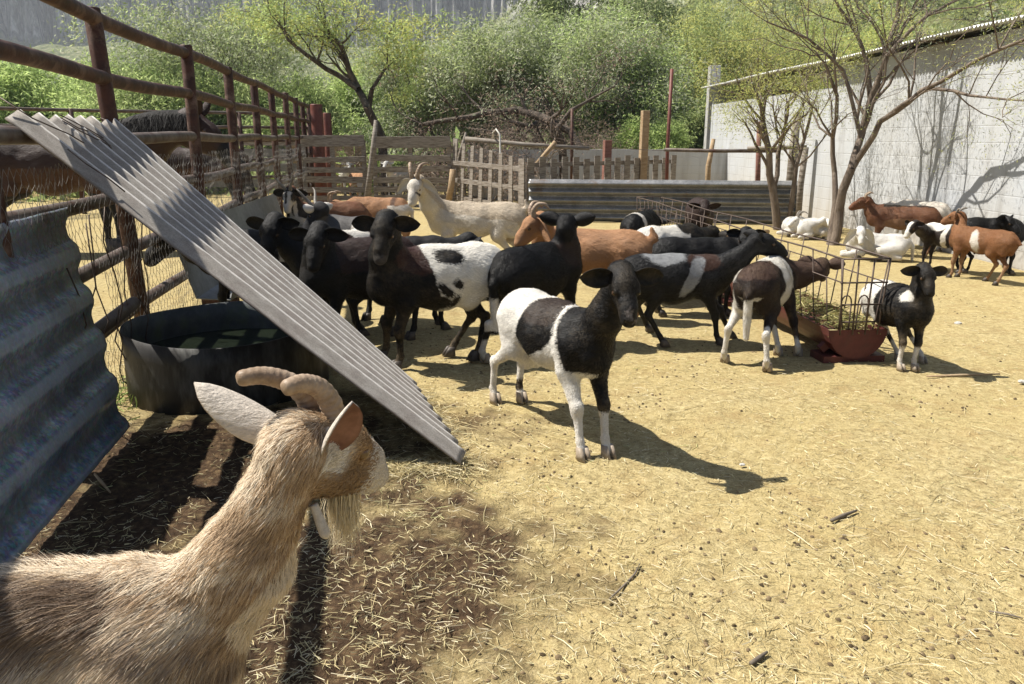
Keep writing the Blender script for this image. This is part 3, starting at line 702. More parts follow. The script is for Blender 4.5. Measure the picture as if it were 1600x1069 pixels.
def leaves(tips, per, rad, L, wd, cols, seed, droop=.1, weights=None, aspect=1.0):
    r = np.random.RandomState(seed); P = np.array([t[0] for t in tips]); D = np.array([t[1] for t in tips]); D /= np.linalg.norm(D, axis=1)[:, None] + 1e-9
    n = len(P) * per; i = np.repeat(np.arange(len(P)), per)
    c = P[i] + r.normal(0, rad, (n, 3)) * np.array([1, 1, .8]) + D[i] * r.uniform(-.3, 1, (n, 1)) * rad * 1.5; c[:, 2] -= droop * rad * r.rand(n)
    d = D[i] * .6 + r.normal(0, .6, (n, 3)) + np.array([0, 0, -droop]); d /= np.linalg.norm(d, axis=1)[:, None]
    s = np.cross(d, r.normal(0, 1, (n, 3))); s /= np.linalg.norm(s, axis=1)[:, None] + 1e-9
    ll = (L * r.uniform(.6, 1.4, n))[:, None]; ww = (wd * r.uniform(.7, 1.3, n))[:, None]; nn = np.cross(d, s)
    V = np.stack([c, c + d * ll * .5 + s * ww + nn * ll * .08, c + d * ll, c + d * ll * .5 - s * ww + nn * ll * .08], 1)
    F = (np.arange(n) * 4)[:, None] + np.arange(4)
    tipc = np.array([1.65, 1.62, 2.1]) * np.asarray(cols)[r.randint(0, len(cols), len(P))]; col = tipc[i] * (.75 + .5 * r.rand(n, 1)) * (.8 + .4 * r.rand(len(P))[i])[:, None]
    return V.reshape(-1, 3), F, np.repeat(col, 4, 0)
GREEN = [(.19, .235, .075), (.225, .27, .09), (.155, .205, .07), (.255, .285, .105)]
BRIGHT = [(.25, .32, .085), (.30, .365, .115), (.215, .285, .085)]
YEL = [(.30, .315, .075), (.34, .34, .09), (.24, .275, .07)]
DUSTY = [(.235, .26, .135), (.275, .29, .165), (.20, .225, .115)]
BROWN = [(.17, .125, .075), (.13, .095, .06), (.20, .16, .10)]
BG = 'trees beyond the pen'
def tree(name, label, cat, base, mains, seed, lev=3, per=26, rad=.16, L=.11, wd=.014, cols=GREEN, bark=None, group=None, droop=.5, kids=(3, 5), shrink=.62, gn=.22, up=.06, spread=.85, n=5, thin=1.0):
    """mains: list of (points, r0, r1, side_length) limbs; side branches grow from them"""
    rng = np.random.RandomState(seed); tb = Tubes(n); tips = []
    for (pts, r0, r1, sl, ns) in mains:
        P = [np.array(p, float) for p in pts]
        Q = [P[0]]
        for a, b in zip(P[:-1], P[1:]):
            k = max(2, int(np.linalg.norm(b - a) / .3)); k = min(k, 6)
            for j in range(1, k + 1): Q.append(a + (b - a) * j / k + (rng.normal(0, .022, 3) * min(1, np.linalg.norm(b - a)) if j < k else 0))
        tb.path(Q, r0, r1)
        for q in range(ns):
            t = rng.uniform(.35, 1.0) if q else 1.0; i = min(len(Q) - 2, int(t * (len(Q) - 1))); dd = Q[i + 1] - Q[i]; dd /= np.linalg.norm(dd)
            ax = rng.normal(0, 1, 3); nd = dd * (.7 if q else 1.2) + spread * (ax - dd * (ax @ dd)) / np.linalg.norm(ax) + np.array([0, 0, .15])
            branch(tb, tips, Q[i + 1], nd, sl * rng.uniform(.6, 1.2) * (1.1 - .5 * t if q else .8), max(.006, (r0 + (r1 - r0) * t) * .5), lev - 1, rng, gn, up, kids, shrink, spread)
    t = thing(name, label, cat, base, 0, group); off = np.array(t.location)
    tb.build('trunk', bark or M_bark, t, off)
    if thin < 1: tips = [tips[i] for i in np.nonzero(rng.rand(len(tips)) < thin)[0]]
    if per:
        V, F, c = leaves(tips, max(3, int(per * (.72 if group == BG else 1))), rad, L, wd, cols, seed + 1, droop); link_mesh('crown', V - off, F, M_leaf, t, attrs={'tint': c})
    return t
def px_path(pts, Y, dY=0.0, seed=0):
    r = random.Random(seed); return [PT(x, y, Y + (r.uniform(-dY, dY) if i else 0)) for i, (x, y) in enumerate(pts)]

# mesquite trees inside the pen, by the block building
Y1 = 11.36; b1 = G(1301, 383)
tree('mesquite_tree', 'sparse mesquite tree with several brown trunks before the block building, tallest in the pen', 'tree', b1, [
    ([b1 - [0, 0, .1]] + px_path([(1311, 330), (1330, 265), (1345, 215), (1362, 150), (1385, 90), (1402, 30), (1408, -60)], Y1, .15, 1), .070, .024, 1.5, 13),
    ([b1 + [-.03, .05, -.1]] + px_path([(1305, 320), (1304, 270), (1301, 215), (1308, 150), (1290, 100)], Y1 + .1, .15, 2), .05, .018, 1.2, 9),
    ([PT(*q) for q in ((1329, 268, Y1), (1350, 235, 11.2), (1375, 190, 11.0), (1420, 160, 10.6), (1470, 128, 10.1), (1530, 92, 9.4), (1600, 62, 8.7), (1680, 20, 7.9))], .046, .012, 1.1, 14),
    ([PT(*q) for q in ((1376, 190, 11.0), (1450, 138, 10.3), (1490, 142, 9.9), (1540, 152, 9.4), (1610, 158, 8.7))], .03, .01, .9, 9),
    (px_path([(1360, 155), (1352, 90), (1330, 40), (1300, -10)], Y1 + .3, .3, 5), .04, .014, 1.3, 9),
    (px_path([(1345, 215), (1318, 110), (1262, 60), (1200, 35)], Y1 - .4, .3, 6), .03, .01, 1.2, 8),
    (px_path([(1386, 88), (1425, 45), (1480, 8), (1540, -30)], Y1 - .3, .3, 7), .035, .012, 1.2, 9),
    ], 11, 3, 14, .13, .045, .0040, YEL + DUSTY, M_barkl, 'mesquite trees in front of the block building', .5, (3, 4), thin=.75, n=6)
Y2 = 13.3; b2 = G(1216, 358)
tree('mesquite_tree', 'smaller mesquite clump of thin bare stems and yellow-green tufts left of the tall mesquite', 'tree', b2, [
    ([b2 - [0, 0, .1]] + px_path([(1208, 300), (1202, 240), (1192, 190), (1183, 150)], Y2, .1, 1), .075, .03, .95, 9),
    (px_path([(1207, 300), (1216, 240), (1226, 200), (1232, 160)], Y2 + .1, .1, 2), .045, .02, .9, 8),
    ([b2 + [.2, 0, -.1]] + px_path([(1238, 310), (1244, 262), (1256, 220), (1270, 165)], Y2 - .1, .1, 3), .05, .02, .9, 8),
    (px_path([(1205, 270), (1180, 225), (1164, 192)], Y2, .1, 4), .03, .012, .5, 4),
    (px_path([(1192, 190), (1160, 150), (1128, 140)], Y2, .2, 5), .022, .01, .8, 6), (px_path([(1235, 165), (1255, 130), (1290, 120)], Y2 + .3, .2, 6), .022, .01, .8, 6),
    ], 12, 3, 12, .14, .05, .0045, YEL, M_barkl, 'mesquite trees in front of the block building', .4, (3, 4), thin=.6, n=6)
# dark bare-limbed tree beyond the gates
b3 = PT(602, 270, 21.5); b3[2] = 0
tree('mesquite_tree', 'dark bare-limbed mesquite leaning left with tufted yellow-green tips beyond the pallet gates', 'tree', b3, [
    ([b3 - [0, 0, .1]] + px_path([(598, 220), (575, 170), (560, 140), (545, 110), (532, 70), (512, 50), (502, 25)], 21.5, .3, 1), .16, .035, 1.3, 9),
    (px_path([(560, 140), (540, 125), (510, 108), (478, 85), (450, 62), (436, 40)], 21.5, .4, 2), .09, .03, 1.3, 10),
    (px_path([(576, 170), (581, 140), (600, 110), (622, 90)], 21.6, .4, 3), .08, .02, 1.2, 8),
    ], 13, 3, 16, .16, .12, .012, YEL + BRIGHT, M_bark, None, .4, (2, 4))
# trees and thicket beyond the pen, each its own crown
BG = 'trees beyond the pen'
def bgtree(px, py_top, Y, wpx, seed, cols, label, trunk_px=None, name='mesquite_tree', lev=3, per=30, low=.2, bark=None, dens=9, L=.13, wd=.016, rad=.2, ns=8, cat='tree'):
    base = PT(px, 230, Y); base[2] = 0; top = PT(px, py_top, Y); Hh = top[2]; Wd = wpx / FPX * Y; rng = np.random.RandomState(seed)
    mains = []
    for k in range(dens):
        a = rng.uniform(0, 2 * math.pi); rr = rng.uniform(.15, .5) * Wd; zt = Hh * rng.uniform(.45, .84) * (1 - .35 * (rr / (Wd * .5)) ** 2)
        b0 = base + np.array([rng.normal(0, .25), rng.normal(0, .25), -.1]); e = base + np.array([rr * math.cos(a), rr * math.sin(a) * .8, zt]); m1 = b0 + (e - b0) * .35 + np.array([0, 0, .12 * Hh]) + rng.normal(0, .1 * Wd / 3, 3); m2 = b0 + (e - b0) * .7 + np.array([0, 0, .08 * Hh]) + rng.normal(0, .1 * Wd / 3, 3)
        mains.append(([b0, m1, m2, e], rng.uniform(.06, .12), .02, Hh * .30, ns))
    return tree(name, label, cat, base, mains, seed, lev, per, rad, L, wd, cols, bark or M_bark, BG, .5, (3, 4))
bgtree(342, -50, 27, 230, 101, GREEN + DUSTY, 'tall feathery grey-green tree rising behind the pipe fence in the left half', per=20, dens=8)
bgtree(250, 100, 24, 190, 102, BRIGHT + GREEN, 'rounded green bush tree behind the nearest fence post', per=30, dens=10)
bgtree(90, 98, 26, 260, 103, BRIGHT, 'bright green leafy thicket tree at the far left edge', per=34, dens=10, name='thicket_bush', L=.2, wd=.02)
bgtree(-60, 100, 27, 240, 104, GREEN, 'green tree partly cut by the left edge behind the horses', per=28, dens=9)
bgtree(432, 140, 25, 170, 105, BRIGHT + GREEN, 'bright green willowy tree right above the far end of the pipe fence', per=34, dens=10, L=.18, wd=.02)
bgtree(525, 125, 28, 170, 106, BRIGHT, 'vivid green leafy tree behind the bare-limbed mesquite', per=34, dens=10, L=.18, wd=.02)
bgtree(615, 100, 30, 140, 107, BRIGHT + YEL, 'bright green tree between the bare-limbed mesquite and the leaning grey trunk', per=32, dens=9)
bgtree(690, 50, 27, 180, 108, DUSTY + GREEN, 'dusty green tree with a pale leaning trunk behind the picket panel', per=22, dens=8, bark=M_twig)
bgtree(820, 20, 25, 210, 109, GREEN + DUSTY, 'broad feathery green tree above the level timber in the middle', per=34, dens=10)
bgtree(905, 5, 31, 200, 110, GREEN, 'dark green tall tree behind the thin dark pole', per=30, dens=9)
bgtree(985, 15, 26, 190, 111, DUSTY + BRIGHT, 'airy pale green tree over the square wooden posts', per=26, dens=9)
bgtree(925, -30, 36, 260, 112, [(.06, .085, .025), (.08, .10, .03)], 'darkest and tallest tree reaching the top edge right of the middle', per=30, dens=10, L=.2, wd=.025)
bgtree(1075, 30, 33, 190, 113, GREEN + YEL, 'yellow-green tree left of the building roof', per=30, dens=9)
bgtree(1180, 15, 36, 220, 114, YEL + GREEN, 'yellow-green bushy tree behind the far end of the building roof', per=30, dens=9)
bgtree(1300, 0, 40, 240, 115, YEL + BRIGHT, 'light yellow-green tree showing over the middle of the building roof', per=28, dens=9, L=.17, wd=.02)
bgtree(745, 85, 34, 200, 116, DUSTY, 'greyish tree with thin twigs behind the broad feathery tree', per=18, dens=8)
bgtree(1010, 195, 23.5, 110, 117, BRIGHT, 'small bright shrub beside the leaning red pole', per=36, dens=7, name='green_shrub', cat='shrub', rad=.13, L=.1)
bgtree(1085, 160, 25, 90, 118, GREEN, 'small green shrub at the corner of the block building', per=36, dens=7, name='green_shrub', cat='shrub', rad=.13, L=.1)
# arching dark limb and tangled dry brush behind the timber
b4 = PT(886, 268, 20.0); b4[2] = 0
tree('arching_tree', 'dark arching low limb tree with leaning trunks over the picket fence', 'tree', b4, [
    ([b4 - [0, 0, .1]] + px_path([(878, 225), (858, 190), (810, 172), (760, 176), (715, 186), (660, 195)], 20, .3, 1), .16, .05, 1.2, 8),
    ([b4 + [.3, 0, -.1]] + px_path([(908, 235), (890, 205), (850, 185), (830, 198), (800, 190)], 20.3, .3, 2), .13, .05, 1.0, 7),
    (px_path([(868, 205), (893, 172), (918, 158), (960, 135)], 20, .3, 3), .07, .02, 1.1, 6)], 21, 3, 5, .14, .1, .01, DUSTY + BROWN, M_bark, BG, .4, (3, 4))
def brush(cx, Y, wpx, hgt, seed, n, label, per=0, cols=BROWN):
    base = PT(cx, 250, Y); base[2] = 0; Wd = wpx / FPX * Y; rng = np.random.RandomState(seed); tb = Tubes(4); tips = []
    for k in range(n):
        p = base + np.array([rng.uniform(-.5, .5) * Wd, rng.normal(0, .5), -.05]); d = np.array([rng.normal(0, .7), rng.normal(0, .7), 1.0])
        branch(tb, tips, p, d, hgt * rng.uniform(.5, .95), .022, 2, rng, .35, -.02, (4, 6), .6, 1.1)
    t = thing('dry_brush', label, 'bush', base, 0, 'dry brush behind the pickets'); tb.build('branch_tangle', M_twig, t, np.array(t.location))
    V, F, c = leaves(tips, 4, .1, .07, .008, cols, seed, .2); link_mesh('leaf_litter', V - np.array(t.location), F, M_leaf, t, attrs={'tint': c})
brush(745, 19.5, 90, 1.9, 31, 20, 'tangled dry brush behind the upright picket panel')
brush(825, 20.8, 110, 2.1, 32, 24, 'widest tangle of grey dry brush under the arching dark limb')
brush(905, 21.3, 90, 1.9, 33, 18, 'dry brush thicket just left of the reddish wooden post')
brush(655, 21.5, 110, 1.7, 34, 16, 'dry brush behind the wider pallet gate')
# scrub covering the slope and the far wood: nobody could count it
def scrub(name, label, n, rmin, rmax, amin, amax, size, cols, seed, per):
    r = np.random.RandomState(seed); az = np.radians(r.uniform(amin, amax, n)); rr = np.exp(r.uniform(math.log(rmin), math.log(rmax), n)); x, y = rr * np.sin(az), rr * np.cos(az)
    z = np.where(rr > 46, hill_z(x, y), 0).clip(0 if rmax < 60 else -5); sz = size * r.uniform(.5, 1.3, n) * (rr / rmin) ** .35
    i = np.repeat(np.arange(n), per); m = n * per; o = r.normal(0, 1, (m, 3)); o /= np.linalg.norm(o, axis=1)[:, None]; o *= r.rand(m, 1) ** .35
    o *= np.array([1, 1, .75]) * (1 + .35 * np.sin(o[:, :1] * 5 + i[:, None]))
    c = np.stack([x, y, z + sz * .45], 1)[i] + o * sz[i][:, None]
    d = r.normal(0, 1, (m, 3)) + o * .8; d /= np.linalg.norm(d, axis=1)[:, None]; s = np.cross(d, r.normal(0, 1, (m, 3))); s /= np.linalg.norm(s, axis=1)[:, None]
    L = (.30 * sz[i] * r.uniform(.5, 1.3, m))[:, None]; W = L * .22
    V = np.stack([c, c + d * L * .5 + s * W, c + d * L, c + d * L * .5 - s * W], 1).reshape(-1, 3); F = (np.arange(m) * 4)[:, None] + np.arange(4)
    col = np.asarray(cols)[r.randint(0, len(cols), n)][i] * r.uniform(.65, 1.25, (m, 1)) * r.uniform(.7, 1.2, n)[i][:, None]
    o = link_mesh(name, V, F, M_leaf, None, attrs={'tint': np.array([1.6, 1.6, 2.0]) * np.repeat(col, 4, 0)}); stuff(o, label, 'scrub')
scrub('hillside_scrub', 'scrub bushes scattered over the steep slope behind the building', 1500, 62, 260, -4, 40, 1.7, GREEN + DUSTY + YEL + [(.06, .08, .025)], 41, 70)
scrub('far_wood', 'mixed green far wood below the grey cliff', 480, 38, 130, -42, 4, .95, GREEN + BRIGHT + DUSTY + [(.06, .08, .025)], 42, 90)
scrub('undergrowth', 'low green undergrowth along the back of the corrals', 420, 23, 36, -42, 16, .95, GREEN + DUSTY + BRIGHT, 43, 150)

# ------------------------------------------------------------------ animals: one continuous surface grown from a smooth distance field
def surface_nets(Fg, org, h):
    S = Fg < 0; nx, ny, nz = Fg.shape
    c = [(i, j, k) for i in (0, 1) for j in (0, 1) for k in (0, 1)]
    sub = lambda A, o: A[o[0]:nx - 1 + o[0], o[1]:ny - 1 + o[1], o[2]:nz - 1 + o[2]]
    cnt = sum(sub(S, o).astype(np.int8) for o in c)
    act = (cnt > 0) & (cnt < 8); ii = np.argwhere(act); vid = np.full(act.shape, -1, np.int64); vid[act] = np.arange(len(ii))
    pos = np.zeros((len(ii), 3)); num = np.zeros(len(ii))
    for a in range(8):
        for b in range(a + 1, 8):
            d = np.abs(np.array(c[a]) - np.array(c[b]))
            if d.sum() != 1: continue
            fa = Fg[tuple((ii + c[a]).T)]; fb = Fg[tuple((ii + c[b]).T)]; m = (fa < 0) != (fb < 0)
            t = fa[m] / (fa[m] - fb[m]); ca, cb = np.array(c[a], float), np.array(c[b], float)
            pos[m] += ca + t[:, None] * (cb - ca); num[m] += 1
    V = (ii + pos / num[:, None]) * h + org
    faces = []
    for ax in range(3):
        o1 = [0, 0, 0]; o1[ax] = 1
        A = S[:nx - o1[0], :ny - o1[1], :nz - o1[2]]; B = S[o1[0]:, o1[1]:, o1[2]:]
        e = np.argwhere(A != B); u, v = [(1, 2), (2, 0), (0, 1)][ax]
        ok = (e[:, u] > 0) & (e[:, v] > 0) & (e[:, u] < vid.shape[u]) & (e[:, v] < vid.shape[v]) & (e[:, ax] < vid.shape[ax]); e = e[ok]
        du = np.zeros(3, int); du[u] = 1; dv_ = np.zeros(3, int); dv_[v] = 1
        q = np.stack([vid[tuple((e - du - dv_).T)], vid[tuple((e - dv_).T)], vid[tuple(e.T)], vid[tuple((e - du).T)]], 1)
        flip = ~S[tuple(e.T)]; q[flip] = q[flip][:, ::-1]; faces.append(q)
    return V, np.concatenate(faces)
class SDF:
    def __init__(s): s.p = []
    def cone(s, a, b, ra, rb, k=.03, sq=None, sub=False):
        """sq = (axis, factor): squash across axis"""
        s.p.append((np.asarray(a, float), np.asarray(b, float), ra, rb, k, sq, sub))
    def mesh(s, h):
        lo = np.min([np.minimum(p[0], p[1]) - max(p[2], p[3]) * 1.3 for p in s.p], 0) - 3 * h
        hi = np.max([np.maximum(p[0], p[1]) + max(p[2], p[3]) * 1.3 for p in s.p], 0) + 3 * h
        n = np.ceil((hi - lo) / h).astype(int) + 1; Fg = np.full(n, .25, np.float32)
        ax = [lo[i] + h * np.arange(n[i]) for i in range(3)]
        for (a, b, ra, rb, k, sq, sub) in s.p:
            R = max(ra, rb) * (1.0 if sq is None else max(1, sq[1])) + k + .03
            i0 = np.maximum(((np.minimum(a, b) - R - lo) / h).astype(int), 0); i1 = np.minimum(((np.maximum(a, b) + R - lo) / h).astype(int) + 2, n)
            sl = tuple(slice(i0[q], i1[q]) for q in range(3))
            P = np.stack(np.meshgrid(*[ax[q][sl[q]] for q in range(3)], indexing='ij'), -1) - a
            d = b - a
            if sq is not None:
                nn = np.asarray(sq[0], float); nn = nn / np.linalg.norm(nn); f = 1 / sq[1] - 1
                P = P + f * (P @ nn)[..., None] * nn; d = d + f * (d @ nn) * nn
            t = np.clip((P @ d) / max(d @ d, 1e-9), 0, 1); dist = np.linalg.norm(P - t[..., None] * d, axis=-1) - (ra + (rb - ra) * t)
            if sq is not None and sq[1] < 1: dist = dist * (sq[1] * .5 + .5)
            cur = Fg[sl]
            if sub:
                dd = -dist; hh = np.maximum(k - np.abs(cur - dd), 0) / k; Fg[sl] = np.maximum(cur, dd) + hh * hh * k / 4
            else:
                hh = np.maximum(k - np.abs(cur - dist), 0) / k; Fg[sl] = np.minimum(cur, dist) - hh * hh * k / 4
        return surface_nets(Fg, lo, h)

def rotm(yaw, pitch=0, roll=0):
    return np.array(Matrix.Rotation(yaw, 3, 'Z') @ Matrix.Rotation(-pitch, 3, 'Y') @ Matrix.Rotation(roll, 3, 'X'))
# pattern helpers (signed fields, positive inside)
def ell(p, c, r, rot=0.0):
    q = p - np.asarray(c, float)
    if rot:
        ca, sa = math.cos(rot), math.sin(rot); q = np.stack([ca * q[:, 0] + sa * q[:, 2], q[:, 1], -sa * q[:, 0] + ca * q[:, 2]], 1)
    return (1 - np.linalg.norm(q / np.asarray(r, float), axis=1)) * min(r)
def half(p, n, d): return p @ np.asarray(n, float) - d
U = lambda *a: np.maximum.reduce(a)
I = lambda *a: np.minimum.reduce(a)

def coat_mat(name, cols, edge=.006, var=.35, rough=.6, spec=.18, sheen=.0, hair=1.0, wob=.06, dirt=None):
    m, nt, b = new_mat(name); a = N(nt, 'ShaderNodeAttribute', attribute_name='pat'); sep = nt.nodes.new('ShaderNodeSeparateColor'); nt.links.new(a.outputs['Color'], sep.inputs[0])
    v = coords(nt); nz = noise(nt, v, 11, 6, .68)
    vs = coords(nt, (30, 60, 60)); nh = noise(nt, vs, 3.2, 4, .7); nl = noise(nt, v, 5, 5, .6)
    col = cols[0]
    for i, c in enumerate(cols[1:4]):
        ad = N(nt, 'ShaderNodeMath', operation='MULTIPLY_ADD'); nt.links.new(nz, ad.inputs[0]); ad.inputs[1].default_value = wob
        sb = N(nt, 'ShaderNodeMath', operation='SUBTRACT'); nt.links.new(sep.outputs[i], sb.inputs[0]); sb.inputs[1].default_value = wob * .5; nt.links.new(sb.outputs[0], ad.inputs[2])
        a2 = N(nt, 'ShaderNodeMath', operation='MULTIPLY_ADD'); nt.links.new(nh, a2.inputs[0]); a2.inputs[1].default_value = .012; nt.links.new(ad.outputs[0], a2.inputs[2])
        mr = nt.nodes.new('ShaderNodeMapRange'); mr.inputs[1].default_value = -edge + .006; mr.inputs[2].default_value = edge + .006; nt.links.new(a2.outputs[0], mr.inputs[0])
        col = mixc(nt, mr.outputs[0], col, c)
    col = mixc(nt, var, col, ramp(nt, nh, [(.3, .35), (.72, 1.25)]), 'MULTIPLY')
    col = mixc(nt, var * .7, col, ramp(nt, nl, [(.3, .6), (.7, 1.1)]), 'MULTIPLY')
    so = nt.nodes.new('ShaderNodeSeparateXYZ'); tco = nt.nodes.new('ShaderNodeTexCoord'); nt.links.new(tco.outputs['Object'], so.inputs[0])
    zr = nt.nodes.new('ShaderNodeMapRange'); zr.inputs[1].default_value = .02; zr.inputs[2].default_value = .42; zr.inputs[3].default_value = .62; zr.inputs[4].default_value = .12; nt.links.new(so.outputs[2], zr.inputs[0])
    dm = N(nt, 'ShaderNodeMath', operation='MULTIPLY'); nt.links.new(zr.outputs[0], dm.inputs[0]); nt.links.new(ramp(nt, noise(nt, v, 9, 6, .7), [(.42, 0), (.7, 1)]), dm.inputs[1])
    dk = sum(cols[0]) < .1
    col = mixc(nt, dm.outputs[0], col, (.028, .022, .017) if dk else (.34, .255, .15))
    if dirt is not None:
        col = mixc(nt, ramp(nt, noise(nt, v, 7.5, 6, .7), [(.52, 0), (.72, .6)]), col, dirt)
    nt.links.new(col, b.inputs['Base Color']); b.inputs['Roughness'].default_value = rough; b.inputs['Specular IOR Level'].default_value = spec
    if sheen: b.inputs['Sheen Weight'].default_value = sheen; b.inputs['Sheen Roughness'].default_value = .4
    nm = noise(nt, coords(nt, (1, 1.8, 1.8)), 34, 4, .65); ad = N(nt, 'ShaderNodeMath', operation='MULTIPLY_ADD'); nt.links.new(nm, ad.inputs[0]); ad.inputs[1].default_value = 1.6; nt.links.new(nh, ad.inputs[2])
    rg = nt.nodes.new('ShaderNodeMapRange'); rg.inputs[1].default_value = .3; rg.inputs[2].default_value = .7; rg.inputs[3].default_value = rough - .12; rg.inputs[4].default_value = rough + .2; nt.links.new(nm, rg.inputs[0]); nt.links.new(rg.outputs[0], b.inputs['Roughness'])
    bump(nt, b, ad.outputs[0], .6 * hair, .006); return m
M_eye = simple('dark_wet_eye', (.05, .026, .012), (.10, .055, .024), 20, .12, 0, 0, .001, spec=.6)
M_hoofd = simple('dark_horn_hoof', (.05, .042, .036), (.12, .10, .085), 14, .55, 0, .4, .002)
M_hoofp = simple('pale_horn_hoof', (.28, .22, .16), (.42, .35, .27), 14, .55, 0, .4, .002)
M_horn = simple('ridged_tan_horn', (.26, .18, .115), (.42, .32, .23), 18, .5, 0, .6, .002, (1, 1, 1), c2=(.20, .13, .09))
M_horng = simple('grey_horn', (.16, .14, .12), (.30, .27, .23), 18, .5, 0, .5, .002)
M_tag = simple('yellow_plastic_tag', (.62, .50, .02), (.70, .58, .04), 5, .4, 0, .1, .001)
M_ear_in = simple('pink_brown_inner_ear', (.13, .058, .042), (.25, .13, .10), 14, .7, 0, .2, .002)

def ear_geo(base, out, fwd, L, W, cup, droop, curl=0.0, nu=9, nv=7):
    """cupped leaf: out = direction of the ear, fwd = direction its open side faces"""
    base, out, fwd = [np.asarray(v, float) for v in (base, out, fwd)]
    out = out / np.linalg.norm(out); fwd = fwd - out * (fwd @ out); fwd /= np.linalg.norm(fwd); sd = np.cross(out, fwd)
    front, back = [], []
    for i in range(nu + 1):
        t = i / nu; wd = W * (.42 + 1.15 * math.sin(math.pi * min(1, t * .92 + .08)) ** .8 * (1 - .35 * t)) * .62
        if i == nu: wd = W * .05
        if t > .75: wd *= math.sqrt(max(0, 1 - ((t - .75) / .25) ** 2)) * .96 + .04
        c = base + out * (L * t) + np.array([0, 0, -1.0]) * droop * L * t * t + fwd * curl * L * t * t
        for j in range(nv + 1):
            s = j / nv * 2 - 1; dp = cup * wd * (s * s) * (1 - .35 * t)
            p = c + sd * wd * s * (1 - .25 * cup * abs(s)) + fwd * dp
            front.append(p + fwd * .0015); back.append(p - fwd * (.007 * (1 - s * s) * (1 - t) + .0022))
    n = nv + 1; cnt = (nu + 1) * n; F = []; FI = []
    for i in range(nu):
        for j in range(nv):
            a = i * n + j
            F.append((a, a + 1, a + n + 1, a + n)); FI.append(1)
            F.append((cnt + a, cnt + a + n, cnt + a + n + 1, cnt + a + 1)); FI.append(0)
        for j in (0, nv):
            a = i * n + j; q = (a, a + n, cnt + a + n, cnt + a); F.append(q if j == 0 else q[::-1]); FI.append(0)
    for j in range(nv):
        a = nu * n + j; F.append((a, a + 1, cnt + a + 1, cnt + a)); FI.append(0)
    return np.array(front + back), np.array(F), np.array(FI)

def tube_mesh(name, pts, rad, mat, parent, n=9, ridge=0.0, flat=1.0):
    m = MB(); pts = np.asarray(pts, float)
    # resample smooth
    t = np.linspace(0, 1, len(pts)); tt = np.linspace(0, 1, 64 if ridge > .02 else max(16, len(pts) * 4))
    P = np.stack([np.interp(tt, t, pts[:, i]) for i in range(3)], 1)
    for _ in range(40 if ridge > .02 else 3): P[1:-1] = (P[:-2] + 2 * P[1:-1] + P[2:]) / 4
    rr = np.interp(tt, np.linspace(0, 1, len(rad)), rad) * (1 + ridge * np.sin(tt * 95 + 2 * np.sin(tt * 9)) * (1 - tt * .6)); rr[-1] *= .5; rr[-2] *= .82; rr[-3] *= .94
    m.tube(P, rr, n); return m.build(name, mat, parent, True)

def hoof_mesh(S):
    m = MB()
    for s in (-1, 1):
        V = []
        for (x, z, wy, lx) in ((.0, .052, .014, .019), (.008, .03, .016, .026), (.014, .0, .0175, .034)):
            for a in np.linspace(0, 2 * math.pi, 9)[:-1]:
                tx = lx * math.cos(a); V.append(((x + tx * (1.25 if tx > 0 else .9)) * S, (s * .0155 + wy * math.sin(a) * (1 - .4 * max(0, math.cos(a)))) * S, z * S))
        F = [(i * 8 + k, i * 8 + (k + 1) % 8, (i + 1) * 8 + (k + 1) % 8, (i + 1) * 8 + k)[::-1] for i in range(2) for k in range(8)] + [tuple(range(8)), tuple(range(16, 24))[::-1]]
        m.add(V, F)
    return m

